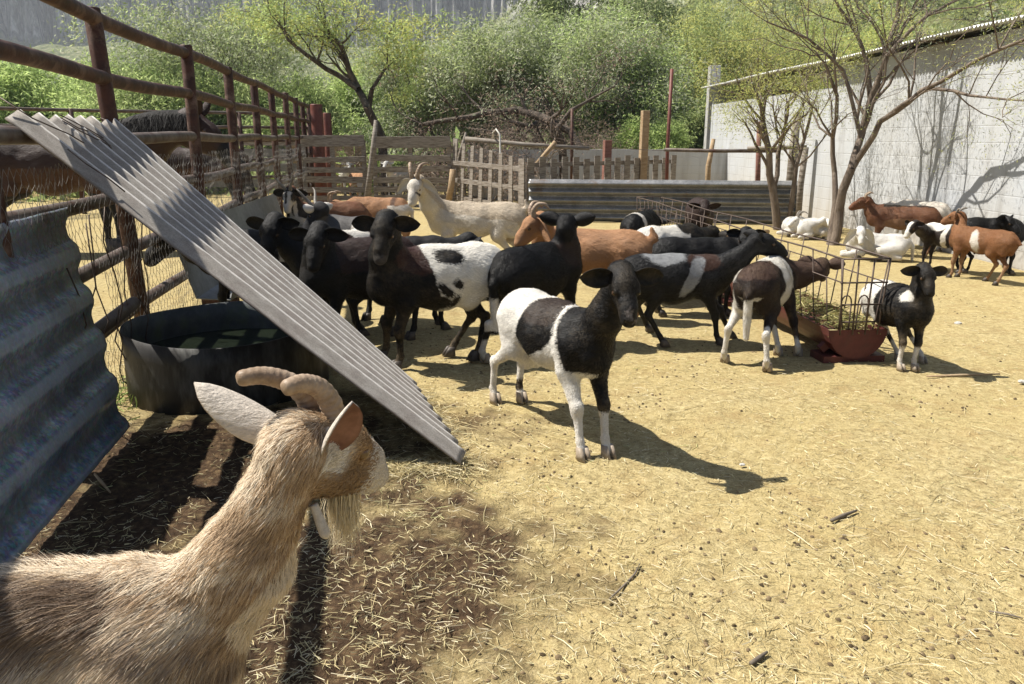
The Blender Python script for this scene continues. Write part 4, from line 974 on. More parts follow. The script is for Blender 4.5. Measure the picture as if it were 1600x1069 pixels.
M_hair = attr_mat('short_coat_hair', .5, .14, .04)
def short_hair(t, V, F, ph, ef, fi, pat, hair, S, HO, RH, hs, X):
    """a short lying coat: thin blades over the skin, coloured by the markings below them"""
    n, L0, cols, seed = hair; r = np.random.RandomState(seed)
    tri = np.concatenate([F[:, [0, 1, 2]], F[:, [0, 2, 3]]]); A, B, Cc = V[tri[:, 0]], V[tri[:, 1]], V[tri[:, 2]]
    nr = np.cross(B - A, Cc - A); ar = np.linalg.norm(nr, axis=1); nr = nr / (ar[:, None] + 1e-12)
    isear = np.abs(ef[tri[:, 0]]) > 0; hl = np.linalg.norm(ph[tri[:, 0]], axis=1)
    wg = ar * np.where(isear, 0, 1) * np.where(A[:, 2] < .07, 0, 1) * np.where((ph[tri[:, 0]][:, 0] > .15) & (hl < .3), 0, 1); wg /= wg.sum()
    ti = r.choice(len(tri), n, p=wg); u, v = r.rand(n), r.rand(n); fl = u + v > 1; u[fl], v[fl] = 1 - u[fl], 1 - v[fl]
    P = A[ti] + u[:, None] * (B - A)[ti] + v[:, None] * (Cc - A)[ti]; Nn = nr[ti]
    pt = pat[tri[ti, 0]] + u[:, None] * (pat[tri[ti, 1]] - pat[tri[ti, 0]]) + v[:, None] * (pat[tri[ti, 2]] - pat[tri[ti, 0]])
    p2 = (P - HO) @ RH / hs; head = np.clip((.30 - np.linalg.norm(p2, axis=1)) / .05, 0, 1) * np.clip((p2[:, 0] + .06) / .03, 0, 1)
    na = HO - X(.23, 0, .53); nl = np.linalg.norm(na); na = na / nl; tn = ((P - X(.23, 0, .53)) @ na) / nl; nk = np.clip((tn - .05) / .25, 0, 1) * (P[:, 0] > .1)
    comb = np.tile(np.array([-.8, 0, -.45]), (n, 1)); comb = comb * (1 - nk)[:, None] + (-na + np.array([-.1, 0, -.2])) * nk[:, None]; comb = comb * (1 - head)[:, None] + (RH @ np.array([-1.0, 0, -.2])) * head[:, None]
    leg = np.clip((.33 - P[:, 2]) / .06, 0, 1)[:, None]; comb = comb * (1 - leg) + np.array([-.15, 0, -1.0]) * leg
    comb = comb + .45 * np.stack([fbm(P * 11 + 7 * q, 2, 60 + q) for q in range(3)], 1) + r.normal(0, .12, (n, 3))
    comb -= Nn * np.einsum('ij,ij->i', comb, Nn)[:, None]; comb /= np.linalg.norm(comb, axis=1)[:, None] + 1e-9
    L = L0 * r.uniform(.6, 1.3, n) * (1 - .55 * head) * (1 - .4 * leg[:, 0]); lift = r.uniform(.12, .42, (n, 1)); d0 = comb + Nn * lift; d0 /= np.linalg.norm(d0, axis=1)[:, None]
    T = P + d0 * L[:, None] / 1.0; sd = np.cross(d0, Nn); sd /= np.linalg.norm(sd, axis=1)[:, None] + 1e-9; wv = sd * (.0011 * r.uniform(.7, 1.3, n))[:, None]; b0 = P - Nn * .001
    V2 = np.stack([b0 - wv, b0 + wv, T + wv * .25, T - wv * .25], 1)
    cl = np.tile(np.array(cols[0]), (n, 1)); jit = r.normal(0, .006, n)
    for i, c in enumerate(cols[1:4]): cl = np.where((pt[:, i] + jit > .0)[:, None], np.array(c), cl)
    cl = cl * (1 + .35 * fbm(P * 18, 2, 66)[:, None]) * r.uniform(.7, 1.25, (n, 1))
    dirt = (np.clip((.36 - P[:, 2]) / .4, 0, 1) * np.clip(fbm(P * 9, 3, 67) + .2, 0, 1))[:, None]; cl = cl * (1 - dirt) + np.array([.30, .22, .13]) * dirt * (.10 if sum(cols[0]) < .1 else 1)
    link_mesh('hair', (V2 * S).reshape(-1, 3), (np.arange(n) * 4)[:, None] + np.arange(4), M_hair, t, True, attrs={'tint': np.repeat(cl, 4, 0)})
def animal(kind, label, cat, c, yaw, S, mat, coat, head=None, hyaw=None, hpitch=-30, feet={}, sx=1.0, girth=1.0, neck=1.0, species='sheep', res=.011, ear=None, horns=None,
           tail='down', tailcol=0, pose='stand', hoof=None, tagside=None, udder=False, group=None, hroll=0, extra=None, eye=None, head_scale=1.0, lift={}, drop=0.0, headlocal=None, thick=1.0, hair=None, eyer=1.0):
    """c: world (x, y); yaw degrees; head: (px, py, Y) of the skull centre; feet: {'FL': (px, py)}"""
    yw = math.radians(yaw); t = thing(kind, label, cat, (c[0], c[1], 0), yw, group)
    Rz = np.array(Matrix.Rotation(-yw, 3, 'Z'))
    def tol(p): return (Rz @ (np.asarray(p, float) - np.array([c[0], c[1], 0]))) / S
    goat = species == 'goat'; horse = species == 'horse'
    sd = SDF(); g = girth; Y3 = np.array([0, 1.0, 0])
    dz = drop if pose != 'lie' else -.30
    X = lambda x, y, z: np.array([x * sx, y, z + dz])
    slim = .9 if goat else 1.0
    # trunk
    sd.cone(X(.22, 0, .505), X(-.03, 0, .487), .138 * slim, .153 * g * slim, .05, (Y3, .86 * g ** .5))
    sd.cone(X(-.03, 0, .487), X(-.24, 0, .522), .153 * g * slim, .135 * slim * (.5 + .5 * g), .05, (Y3, .92 * g ** .5))
    sd.cone(X(-.24, 0, .525), X(-.34, 0, .530), .130 * slim, .106 * slim, .05, (Y3, .95))
    sd.cone(X(.2, 0, .595), X(.06, 0, .592), .066, .06, .06); sd.cone(X(.06, 0, .592), X(-.33, 0, .60), .055, .05, .06)
    sd.cone(X(.26, 0, .485), X(.29, 0, .455), .105 * slim, .085 * slim, .06, (Y3, .9))
    if udder: sd.cone(X(-.22, .03, .335), X(-.23, .03, .285), .055, .035, .03); sd.cone(X(-.22, -.03, .335), X(-.23, -.03, .285), .055, .035, .03)
    # legs
    ft = {'FL': X(.25, .085, 0), 'FR': X(.25, -.085, 0), 'HL': X(-.335, .085, 0), 'HR': X(-.335, -.085, 0)}
    for k in ft: ft[k][2] = 0
    for k, v in feet.items():
        q = tol(G(v[0], v[1], 0)) if len(v) == 2 else np.asarray(v, float); ft[k] = np.array([q[0], q[1], q[2] if len(v) == 3 else 0])
    for k, v in lift.items(): ft[k][2] += v
    lr = .84 if goat else .88; lr *= thick
    hoofs = []
    if pose == 'lie':
        for s in (1, -1):
            sd.cone(X(.2, .07 * s, .47), X(.17, .115 * s, .40), .085, .06, .05); sd.cone(X(.17, .115 * s, .40), np.array([.40 * sx, .11 * s, .055]), .048, .032, .03)
            sd.cone(np.array([.40 * sx, .11 * s, .05]), np.array([.22 * sx, .13 * s, .03]), .028, .02, .02); hoofs.append((np.array([.20 * sx, .135 * s, .012]), math.pi))
            sd.cone(X(-.27, .08 * s, .46), np.array([-.05 * sx, .17 * s, .13]), .115, .07, .05); sd.cone(np.array([-.05 * sx, .17 * s, .13]), np.array([-.30 * sx, .17 * s, .05]), .05, .032, .03)
            sd.cone(np.array([-.30 * sx, .17 * s, .045]), np.array([-.10 * sx, .19 * s, .03]), .028, .02, .02); hoofs.append((np.array([-.07 * sx, .19 * s, .012]), 0))
    else:
        for nm, s in (('FL', 1), ('FR', -1)):
            f = ft[nm]; top = X(.22, .065 * s, .50); elb = X(.20, .082 * s, .385); elb[:2] += (f[:2] - X(.25, .085 * s, 0)[:2]) * .15
            fet = f + np.array([-.018, 0, .075]); kn = elb + (fet - elb) * .53 + np.array([.022, 0, 0])
            sd.cone(top, elb, .080, .054, .05, (Y3, .85)); sd.cone(elb, kn, .052 * lr, .030 * lr, .03); sd.cone(kn + [.004, 0, .012], kn - [0, 0, .02], .031 * lr, .028 * lr, .02)
            sd.cone(kn, fet, .026 * lr, .0195 * lr, .015); sd.cone(fet, f + [-.004, 0, .04], .0235 * lr, .021 * lr, .012); sd.cone(f + [-.006, 0, .045], f + [.006, 0, .022], .022 * lr, .02 * lr, .01); hoofs.append((f, 0))
        for nm, s in (('HL', 1), ('HR', -1)):
            f = ft[nm]; off = (f[:2] - X(-.335, .085 * s, 0)[:2])
            hip = X(-.29, .06 * s, .51); stf = X(-.225, .092 * s, .375); stf[:2] += off * .2
            hock = np.array([f[0] - .045, f[1], f[2] + .235]); hock[:2] -= off * .30; fet = f + np.array([-.022, 0, .075])
            sd.cone(hip, stf, .104 * slim, .062 * slim, .05, (Y3, .8)); sd.cone(X(-.35, .05 * s, .50), X(-.325, .075 * s, .40), .082 * slim, .055 * slim, .05, (Y3, .85))
            sd.cone(stf, hock, .058 * slim * lr, .026 * lr, .035, (Y3, .85)); sd.cone(hock + [-.012, 0, .012], hock + [-.004, 0, -.015], .026 * lr, .025 * lr, .015)
            sd.cone(hock, fet, .024 * lr, .0195 * lr, .015); sd.cone(fet, f + [-.004, 0, .04], .0235 * lr, .021 * lr, .012); sd.cone(f + [-.006, 0, .045], f + [.006, 0, .022], .022 * lr, .02 * lr, .01); hoofs.append((f, 0))
    # tail
    tb = X(-.42, 0, .56)
    if tail == 'down': sd.cone(X(-.40, 0, .555), tb + [-.03, 0, -.06], .034, .026, .03); sd.cone(tb + [-.03, 0, -.06], tb + [-.045, 0, -.26], .026, .018, .02)
    elif tail == 'up': sd.cone(X(-.39, 0, .57), tb + [-.02, 0, .05], .03, .024, .03); sd.cone(tb + [-.02, 0, .05], tb + [-.0, 0, .12], .026, .012, .02)
    elif tail == 'short': sd.cone(X(-.40, 0, .565), tb + [-.05, 0, -.05], .03, .018, .03)
    elif tail == 'long': sd.cone(X(-.40, 0, .555), tb + [-.04, 0, -.08], .032, .022, .03); sd.cone(tb + [-.04, 0, -.08], tb + [-.02, 0, -.36], .03, .02, .02)
    # head and neck
    HO = tol(PT(*head)) if head is not None else (np.array(headlocal, float) if headlocal is not None else np.array([.46 * sx, 0, .90 + dz]))
    hy = math.radians(hyaw - yaw) if hyaw is not None else 0.0
    RH = rotm(hy, math.radians(hpitch), math.radians(hroll)); hs = head_scale
    H = lambda x, y, z: HO + RH @ (np.array([x, y, z]) * hs)
    SA = RH @ Y3
    n0 = X(.23, 0, .53); n1 = H(-.045, 0, -.045); nd = n1 - n0; mid = n0 + nd * .5 + np.array([.03, 0, -.02])
    nk = neck * (.80 if goat else .86)
    sd.cone(n0, mid, .135 * nk, .098 * nk, .06, (Y3, .82)); sd.cone(mid, n1, .098 * nk, .074 * nk, .05, (Y3, .9))
    sd.cone(X(.26, 0, .47), mid + [.01, 0, -.03], .10 * nk, .07 * nk, .05, (Y3, .8))
    if horse:
        sd.cone(H(-.03, 0, .0), H(.1, 0, .0), .075, .068, .03, (SA, .72)); sd.cone(H(.1, 0, .0), H(.30, 0, -.02), .06, .045, .03, (SA, .75)); sd.cone(H(.02, 0, -.07), H(.14, 0, -.05), .07, .05, .03, (SA, .6)); sd.cone(H(.27, 0, -.03), H(.33, 0, -.035), .046, .042, .02, (SA, .9))
    else:
        br = 1.0
        sd.cone(H(-.035, 0, -.005), H(.045, 0, .012), .060, .056, .02, (SA, 1.02)); sd.cone(H(.03, 0, .018), H(.15, 0, -.012), .047, .036, .02, (SA, 1.0))
        sd.cone(H(.13, 0, -.016), H(.190, 0, -.040), .038, .034, .02, (SA, 1.0)); sd.cone(H(.02, 0, -.045), H(.168, 0, -.058), .044, .026, .025, (SA, 1.0))
        for s in (1, -1):
            sd.cone(H(.035, .022 * s, -.038), H(.07, .018 * s, -.04), .036, .028, .02); sd.cone(H(.058, .043 * s, .030), H(.088, .044 * s, .020), .0175, .014, .012)
            sd.cone(H(.182, .013 * s, -.034), H(.196, .011 * s, -.045), .019, .016, .012)
        if res < .0095:
            for s in (1, -1):
                sd.cone(H(.218, .0135 * s, -.036), H(.207, .018 * s, -.029), .0048, .004, .006, None, True); sd.cone(H(.212, .0, -.066), H(.165, .030 * s, -.056), .0035, .0025, .005, None, True)
                sd.cone(H(.092, .060 * s, .004), H(.080, .060 * s, .004), .010, .010, .008, None, True)
    if extra: extra(sd, X, H)
    V, F = sd.mesh(res / S)
    ph = (V - HO) @ RH / hs
    # muscle, wool and skin unevenness
    tri_n = np.zeros_like(V); fn_ = np.cross(V[F[:, 1]] - V[F[:, 0]], V[F[:, 2]] - V[F[:, 0]])
    for q in range(4): np.add.at(tri_n, F[:, q], fn_)
    tri_n /= np.linalg.norm(tri_n, axis=1)[:, None] + 1e-12; sdn = (hash(label) % 1000) * .37
    V = V + tri_n * ((.0075 * fbm(V * 7 + sdn, 2, 91) + .0045 * fbm(V * np.array([16, 24, 24]) + sdn, 2, 92)) * np.clip((V[:, 2] - .15) / .3, .15, 1) * np.clip(np.linalg.norm(ph, axis=1) / .25, .25, 1))[:, None]
    fi = np.zeros(len(F), int); ef = np.zeros(len(V)); Vs, Fs, n = [V], [F], len(V); phs = [ph]; efs = [ef]; fis = [fi]
    # ears join the body surface
    e = dict(L=.135, W=.062, cup=.55, droop=.15, out=(-.25, 1, .12), fwd=(.8, 0, .35), base=(-.012, .050, .012), curl=0.0)
    if goat: e.update(L=.16, W=.062, droop=.55, out=(-.1, 1, -.1), cup=.5)
    if horse: e.update(L=.12, W=.055, droop=0, out=(-.15, .25, 1), fwd=(.7, .7, 0), base=(-.02, .035, .05), cup=.6)
    if ear: e.update({k: v for k, v in ear.items() if k not in ('L2', 'R2')})
    for s in (1, -1):
        ee = dict(e); ee.update((ear or {}).get('L2' if s == 1 else 'R2', {}))
        o = np.array(ee['out'], float); o[1] *= s; fw = np.array(ee['fwd'], float); fw[1] *= s; bs = np.array(ee['base'], float); bs[1] *= s
        ev, efc, ei = ear_geo(H(*bs), RH @ o, RH @ fw, ee['L'] * hs, ee['W'] * hs, ee['cup'], ee['droop'], ee['curl'])
        if s == -1: pass
        Vs.append(ev); Fs.append(efc + n); n += len(ev); phs.append((ev - HO) @ RH / hs); efs.append(np.full(len(ev), float(s))); fis.append(ei)
    V = np.concatenate(Vs); F = np.concatenate(Fs); ph = np.concatenate(phs); ef = np.concatenate(efs); fi = np.concatenate(fis)
    Vw = V + .020 * np.stack([fbm(V * 8 + 3 * q_ + sdn, 3, 95 + q_) for q_ in range(3)], 1)
    pat = coat(Vw, ph + .006 * (Vw - V) / .020, ef) if coat else np.full((len(V), 3), -1.0)
    pat = np.clip(pat, -1, 1) * S
    body = link_mesh('body', V * S, F, mat, t, True, {'pat': pat}, mats=[mat, M_ear_in if (ear or {}).get('inner', False) else mat], midx=fi)
    # eyes
    hp = H(0, 0, 0)
    for s in (1, -1):
        m = MB(); nn = 8; V2 = []
        ey = (.080, .0500, .008) if not horse else (.09, .045, .02)
        cc = H(ey[0], ey[1] * s, ey[2]); r0 = eyer * (.0125 if not horse else .014) * hs
        for i in range(7):
            for k in range(10):
                th = math.pi * (i + .001) / 6.002; V2.append(cc + r0 * np.array([math.sin(th) * math.cos(2 * math.pi * k / 10), math.sin(th) * math.sin(2 * math.pi * k / 10), math.cos(th)]))
        m.add(np.array(V2) * S, [(i * 10 + k, i * 10 + (k + 1) % 10, (i + 1) * 10 + (k + 1) % 10, (i + 1) * 10 + k)[::-1] for i in range(6) for k in range(10)])
        m.build('eye', eye or M_eye, t, True)
    # hooves
    hm = None
    for (f, rz) in hoofs:
        if hm is None: o = hoof_mesh(S * (1.05 if not goat else .95) * (1.6 if horse else 1)).build('hoof', hoof or M_hoofd, t, True); hm = o
        else: o = hm.copy(); C.objects.link(o); o.parent = t
        o.location = [float(q) for q in np.array(f) * S]; o.rotation_euler = (0, 0, rz)
    # horns
    if horns:
        for s in (1, -1):
            pts = [H(p[0], p[1] * s, p[2]) * S for p in horns['pts']]
            tube_mesh('horn', pts, [r * S * hs for r in horns['rad']], horns.get('mat', M_horn), t, 10, horns.get('ridge', .05))
    if tagside:
        s = tagside; b = H(-.03, .10 * s, .0); m = MB(); m.box(b * S + RH @ np.array([.014, 0, 0]) * S, (.004, .026, .032), M=RH); m.build('ear_tag', M_tag, t, bevel=.002)
    t['_H'] = 0
    del t['_H']
    if hair: short_hair(t, V, F, ph, ef, fi, pat, hair, S, HO, RH, hs, X)
    return t, body, (V, F, ph, ef, fi), (H, RH, HO, X, S)

# pattern shorthands; p is in body space at withers height .68, ph in head space
def none(p, ph, e): return np.full((len(p), 3), -1.0)
def P3(a, b=None, c=None):
    z = np.full(len(a), -1.0); return np.stack([a, z if b is None else b, z if c is None else c], 1)
BLK, WHT = (.0042, .0039, .0040), (.66, .63, .57)
BRN = (.035, .020, .015)
SH = 'black-headed sheep standing about the pen'; GT = 'goats standing in the pen'
# --- the piebald ewe in front
C_pie = [WHT, BLK, (.028, .019, .015), (.30, .26, .24)]
M_pie = coat_mat('piebald_coat', C_pie, rough=.55, spec=.22, var=.3)
def coat_front(p, ph, e):
    # black head, neck and chest, a black saddle, black foreleg to the knee, one dark sock behind
    nk = half(p, (.86, 0, .42), .415)
    saddle = U(ell(p, (.015, -.10, .570), (.225, .36, .135), .75), ell(p, (.09, -.02, .64), (.16, .25, .07)))
    collar = I(half(p, (.86, 0, .42), .385), -half(p, (.86, 0, .42), .415))
    legFR = I(half(p, (1, 0, 0), .1), .30 - np.abs(p[:, 2] - .52)); 
    bl = U(nk, I(saddle, -half(p, (.86, 0, .42), .385)))
    white_leg = I(-half(p, (0, 0, 1), .395), half(p, (1, 0, 0), .1), -half(p, (0, 1, 0), 0.02) if False else half(p, (0, -1, 0), 0.01))
    bl = I(bl, -white_leg)
    low = I(.215 - p[:, 2], half(p, (1, 0, 0), .1)); bl = I(bl, -low)
    legL = I(half(p, (1, 0, 0), .1), half(p, (0, 1, 0), 0.0), p[:, 2] - .215, .5 - p[:, 2]); bl = U(bl, legL)
    sock = I(half(p, (-1, 0, 0), .15), half(p, (0, 1, 0), .0), p[:, 2] - .07, .125 - p[:, 2]); bl = U(bl, sock)
    bl = np.where(np.abs(e) > 0, 1, bl)
    dust = I(ell(p, (-.01, -.05, .64), (.17, .2, .09)), bl)
    nose = U(ell(ph, (.175, 0.0, -.012), (.03, .012, .02)), ell(ph, (.20, 0, -.035), (.012, .02, .012)))
    return P3(bl, dust, nose)
c0 = (.235, 3.93)
animal('sheep', 'black-headed white ewe with a black saddle standing out in front of the herd', 'sheep', c0, -63, 1.04, M_pie, coat_front, head=(973, 437, 3.42), hyaw=-84, hpitch=-38,
       feet={'FR': (909, 716), 'FL': (948, 712), 'HR': (773, 628), 'HL': (814, 626)}, neck=.93, sx=1.14, girth=1.06, res=.0075, hoof=M_hoofp, hair=(60000, 0.014, C_pie, 1), group=SH, udder=True, ear=dict(out=(-.12, 1, -.05), droop=.1, inner=False), tail='down')
# --- spotted ewe, black forequarters
C_spot = [WHT, BLK, (.035, .014, .011), (.04, .036, .034)]
M_spot = coat_mat('spotted_white_coat', C_spot, rough=.6, var=.3)
def coat_spot(p, ph, e):
    fq = half(p, (.92, 0, -.25), -.075); 
    hq = U(I(half(p, (-1, 0, 0), .30), half(p, (0, 0, -1), -.60)), half(p, (-.8, 0, -.75), -.06), half(p, (0, 0, -1), -.29))
    sp = U(ell(p, (.0, .15, .445), (.06, .2, .030), .7), ell(p, (-.075, .15, .475), (.032, .2, .022), .8), ell(p, (.02, .15, .37), (.055, .2, .045)), ell(p, (-.06, .16, .365), (.028, .2, .045), .5), ell(p, (-.045, .08, .61), (.09, .12, .045), .2))
    return P3(np.where(np.abs(e) > 0, 1, U(fq, hq, sp)), I(ell(p, (.12, .05, .62), (.16, .2, .09)), fq), ell(ph, (.20, 0, -.04), (.035, .05, .035)))
animal('sheep', 'ewe with black head and white back covered in black spots, yellow tag in one ear', 'sheep', (-.52, 5.2), 207, 1.20, M_spot, coat_spot, head=(602, 352, 4.88), hyaw=-97, hpitch=-42,
       feet={'FL': (622, 578), 'FR': (600, 562), 'HL': (706, 555), 'HR': (744, 562)}, girth=1.12, res=.0095, hair=(40000, 0.015, C_spot, 2), group=SH, ear=dict(out=(-.1, 1, .0), droop=.15), tagside=-1, tail='down', sx=1.0)
# --- black ewe with white socks, seen from behind
C_blk = [BLK, (.022, .012, .009), (.60, .57, .52), (.19, .195, .205)]
M_blk = coat_mat('black_coat', C_blk, rough=.5, spec=.22, var=.4)
C_blk2 = [(.0065, .0058, .0056), (.026, .013, .010), (.55, .52, .47), (.15, .07, .035)]
M_blk2 = coat_mat('brownish_black_coat', C_blk2, rough=.6, spec=.25, var=.5)
def coat_socks(p, ph, e):
    return P3(I(ell(p, (.2, 0, .60), (.14, .2, .1)), p[:, 2] - .5), U(I(half(p, (-1, 0, 0), .1), .14 - p[:, 2]), I(half(p, (-1, 0, 0), .425), .40 - p[:, 2], p[:, 2] - .2)))
animal('sheep', 'black ewe seen from behind with white hind socks and a white tail tip', 'sheep', (.20, 5.55), 52, 1.15, M_blk, coat_socks, head=(886, 350, 5.72), hyaw=80, hpitch=-22,
       feet={'HR': (700, 600) if False else (757, 566), 'HL': (742, 560) if False else (790, 545)}, girth=1.12, res=.0095, hair=(32000, 0.015, C_blk, 3), group=SH, tail='long', ear=dict(out=(-.1, 1, .25), droop=.0), hoof=M_hoofp)
# --- black ewe with grey saddle, profile
C_sadd = [BLK, (.045, .020, .012), WHT, (.24, .245, .25)]
M_sadd = coat_mat('black_coat_with_grey_saddle', C_sadd, rough=.55, spec=.3, var=.45)
def coat_saddle(p, ph, e):
    gs = U(ell(p, (-.10, -.02, .665), (.16, .2, .06)), I(ell(p, (.08, -.1, .53), (.05, .2, .16), -.5), p[:, 2] - .39)); gs = I(gs, .2 - p[:, 0])
    return P3(I(ell(p, (.17, -.05, .63), (.12, .2, .07)), .3 - p[:, 0]), None, gs)
animal('sheep', 'black ewe in profile facing right with a pale grey saddle mark', 'sheep', (1.22, 5.72), 2, 1.0, M_sadd, coat_saddle, head=(1188, 378, 5.62), hyaw=2, hpitch=-14,
       feet={'FR': (1122, 538), 'FL': (1140, 528), 'HR': (1035, 541), 'HL': (1012, 518)}, girth=1.15, res=.0095, hair=(36000, 0.015, C_sadd, 4), group=SH, ear=dict(out=(-.6, .8, .2), droop=.1), udder=False)
# --- black sheep behind it, head turned to the camera
animal('sheep', 'black sheep behind the grey-saddled ewe, its head turned to the camera', 'sheep', (1.62, 6.75), 4, 1.0, M_blk, none, head=(1166, 368, 6.75), hyaw=-105, hpitch=-38, girth=1.0, res=.011, hair=(18000, 0.016, C_blk, 11), group=SH, ear=dict(out=(-.1, 1, .1), droop=.1, L=.12))
# --- white-rumped sheep
def coat_wr(p, ph, e):
    return P3(U(half(p, (1, 0, 0), .12), ell(p, (.1, 0, .65), (.09, .2, .06))))
animal('sheep', 'white sheep with a dark shoulder, its rump toward the camera behind the black ewes', 'sheep', (1.50, 7.35), 32, 1.06, M_pie, coat_wr, headlocal=(.52, 0, .55), hyaw=25, hpitch=-60, girth=1.05, res=.012, hair=(15000, 0.02, C_pie, 36), group=SH, tail='down')
# --- black with white hip stripe
def coat_hip(p, ph, e):
    return P3(None or np.full(len(p), -1.), I(ell(p, (-.26, .0, .62), (.05, .3, .2), -.3), p[:, 2] - .46))
animal('sheep', 'black sheep seen from behind with a white stripe over one hip', 'sheep', (1.52, 9.2), 62, 1.0, M_blk, coat_hip, headlocal=(.5, 0, .5), hpitch=-60, res=.013, hair=(15000, 0.02, C_blk, 38), group=SH)
# --- dark brown goat at the far end of the rack
animal('goat', 'dark brown sheep eating head down at the far end of the hay rack', 'sheep', (2.42, 10.2), -98, 1.1, M_blk2, lambda p, ph, e: P3(np.full(len(p), 1.)), headlocal=(.5, 0, .62), hpitch=-65, girth=1.1, res=.014, group=SH)
# --- brown and white ewe seen from behind at the trough
C_brw = [WHT, (.018, .011, .009), (.065, .038, .028), BLK]
M_brw = coat_mat('brown_and_white_coat', C_brw, rough=.65, var=.45)
def coat_rear(p, ph, e):
    dark = U(half(p, (1, 0, 0), .16), ell(p, (-.30, -.03, .52), (.27, .16, .19)))
    legs = I(half(p, (-1, 0, 0), .2), half(p, (0, -1, 0), 0.0), .42 - p[:, 2], p[:, 2] - .19); dark = U(dark, legs)
    frontlegs = I(half(p, (1, 0, 0), .05), .45 - p[:, 2]); dark = U(dark, frontlegs)
    tailw = I(half(p, (-1, 0, 0), .425), .46 - p[:, 2]); dark = I(dark, -tailw)
    br = U(half(p, (1, 0, .3), .36), I(ell(p, (-.3, 0, .64), (.2, .2, .07)), dark))
    return P3(dark, I(br, dark))
animal('sheep', 'brown and white ewe seen from behind at the trough, one white hind leg stretched out', 'sheep', (1.80, 5.45), 58, 1.02, M_brw, coat_rear, head=(1283, 416, 5.72), hyaw=62, hpitch=-18,
       feet={'HR': (1198, 580), 'HL': (1132, 566), 'FL': (1215, 555), 'FR': (1246, 556)}, girth=1.08, res=.0095, hair=(34000, 0.014, C_brw, 5), group=SH, tail='long', ear=dict(out=(-.1, 1, .1), droop=.0, L=.115), hoof=M_hoofp)
# --- small black and white lamb on the right
def coat_lamb(p, ph, e):
    bl = half(p, (1, 0, -.1), -.16); leg = I(.19 - p[:, 2], half(p, (1, 0, 0), -.1)); bl = I(bl, -leg)
    sh = ell(p, (.2, -.1, .62), (.07, .06, .05)); return P3(np.where(np.abs(e) > 0, 1, I(bl, -sh)))
animal('lamb', 'small black lamb with white legs and white hindquarters standing right of the trough', 'lamb', (2.63, 5.22), -78, .80, M_pie, coat_lamb, head=(1445, 425, 4.98), hyaw=-92, hpitch=-38,
       feet={'FR': (1406, 578), 'FL': (1428, 578), 'HL': (1440, 566), 'HR': (1402, 562)}, sx=.88, girth=1.12, res=.009, hair=(26000, 0.016, C_pie, 6), group=SH, ear=dict(out=(-.1, 1, -.05), droop=.1, L=.14), hoof=M_hoofp)
# --- black heads on the left
animal('sheep', 'black ewe left of the spotted ewe, facing the camera, brownish back', 'sheep', (-1.12, 5.62), 225, 1.18, M_blk2, lambda p, ph, e: P3(I(half(p, (0, 0, 1), .5), .2 - p[:, 0])), head=(497, 368, 5.3), hyaw=-98, hpitch=-46, girth=1.15, res=.0105, hair=(28000, 0.016, C_blk2, 7), group=SH, ear=dict(out=(-.1, 1, .0), droop=.2))
animal('sheep', 'leftmost of the three black-headed ewes facing the camera, both ears spread', 'sheep', (-1.35, 6.1), 238, 1.18, M_blk2, lambda p, ph, e: P3(I(half(p, (0, 0, 1), .53), .2 - p[:, 0]), I(ell(p, (-.12, 0, .66), (.1, .2, .07)), p[:, 2] - .5)), head=(427, 352, 5.75), hyaw=-102, hpitch=-46, girth=1.1, res=.011, hair=(22000, 0.016, C_blk2, 8), group=SH, ear=dict(out=(-.1, 1, .15), droop=.15))
animal('sheep', 'dark sheep mostly hidden behind the head of the spotted ewe', 'sheep', (-.85, 6.15), 20, 1.12, M_blk2, none, headlocal=(.5, 0, .6), hpitch=-50, res=.012, group=SH)
def coat_tank(p, ph, e):
    return P3(np.full(len(p), -1.), U(I(half(p, (-1, 0, 0), .16), p[:, 2] - .46, -ell(p, (-.35, .1, .5), (.06, .2, .1)))))
animal('sheep', 'black sheep with a white rump behind the water tank, its head by the fence post', 'sheep', (-2.08, 6.35), 192, 1.16, M_blk2, coat_tank, head=(262, 372, 6.05), hyaw=205, hpitch=-38, girth=1.05, res=.011, hair=(18000, 0.016, C_blk2, 12), group=SH, ear=dict(out=(-.1, 1, .2), droop=.1))
# --- goats of the left group
C_cream = [(.47, .395, .30), (.60, .55, .47), (.33, .24, .15), (.05, .04, .035)]
M_cream = coat_mat('cream_coat', C_cream, rough=.7, var=.3)
HORN_BACK = dict(pts=[(.0, .022, .045), (-.03, .03, .10), (-.09, .05, .13), (-.15, .075, .10), (-.17, .085, .05)], rad=[.021, .019, .016, .011, .005])
animal('goat', 'cream goat with curved horns and white face looking at the camera across the herd', 'goat', (-.43, 8.75), 172, 1.23, M_cream, lambda p, ph, e: P3(np.where(np.abs(e) > 0, 1, U(half(ph, (1, 0, 0), .0), half(p, (0, 0, -1), -.3))), None, I(np.abs(ph[:, 1]) - .03, .010 - np.abs(ph[:, 0] - .115 - .5 * ph[:, 2]), .16 - np.linalg.norm(ph, axis=1))), head=(651, 287, 8.45), hyaw=-107, hpitch=-42, girth=.98, sx=1.12,
       species='goat', res=.012, horns=HORN_BACK, ear=dict(L=.15, droop=.75), tail='up', hair=(26000, 0.018, C_cream, 9), group=GT, feet={'HL': (.2, 0, 0) if False else (783, 432)}, neck=1.05)
C_tan = [(.34, .18, .092), (.42, .26, .15), (.10, .05, .03), (.6, .55, .48)]
M_tan = coat_mat('reddish_tan_coat', C_tan, rough=.7, var=.3)
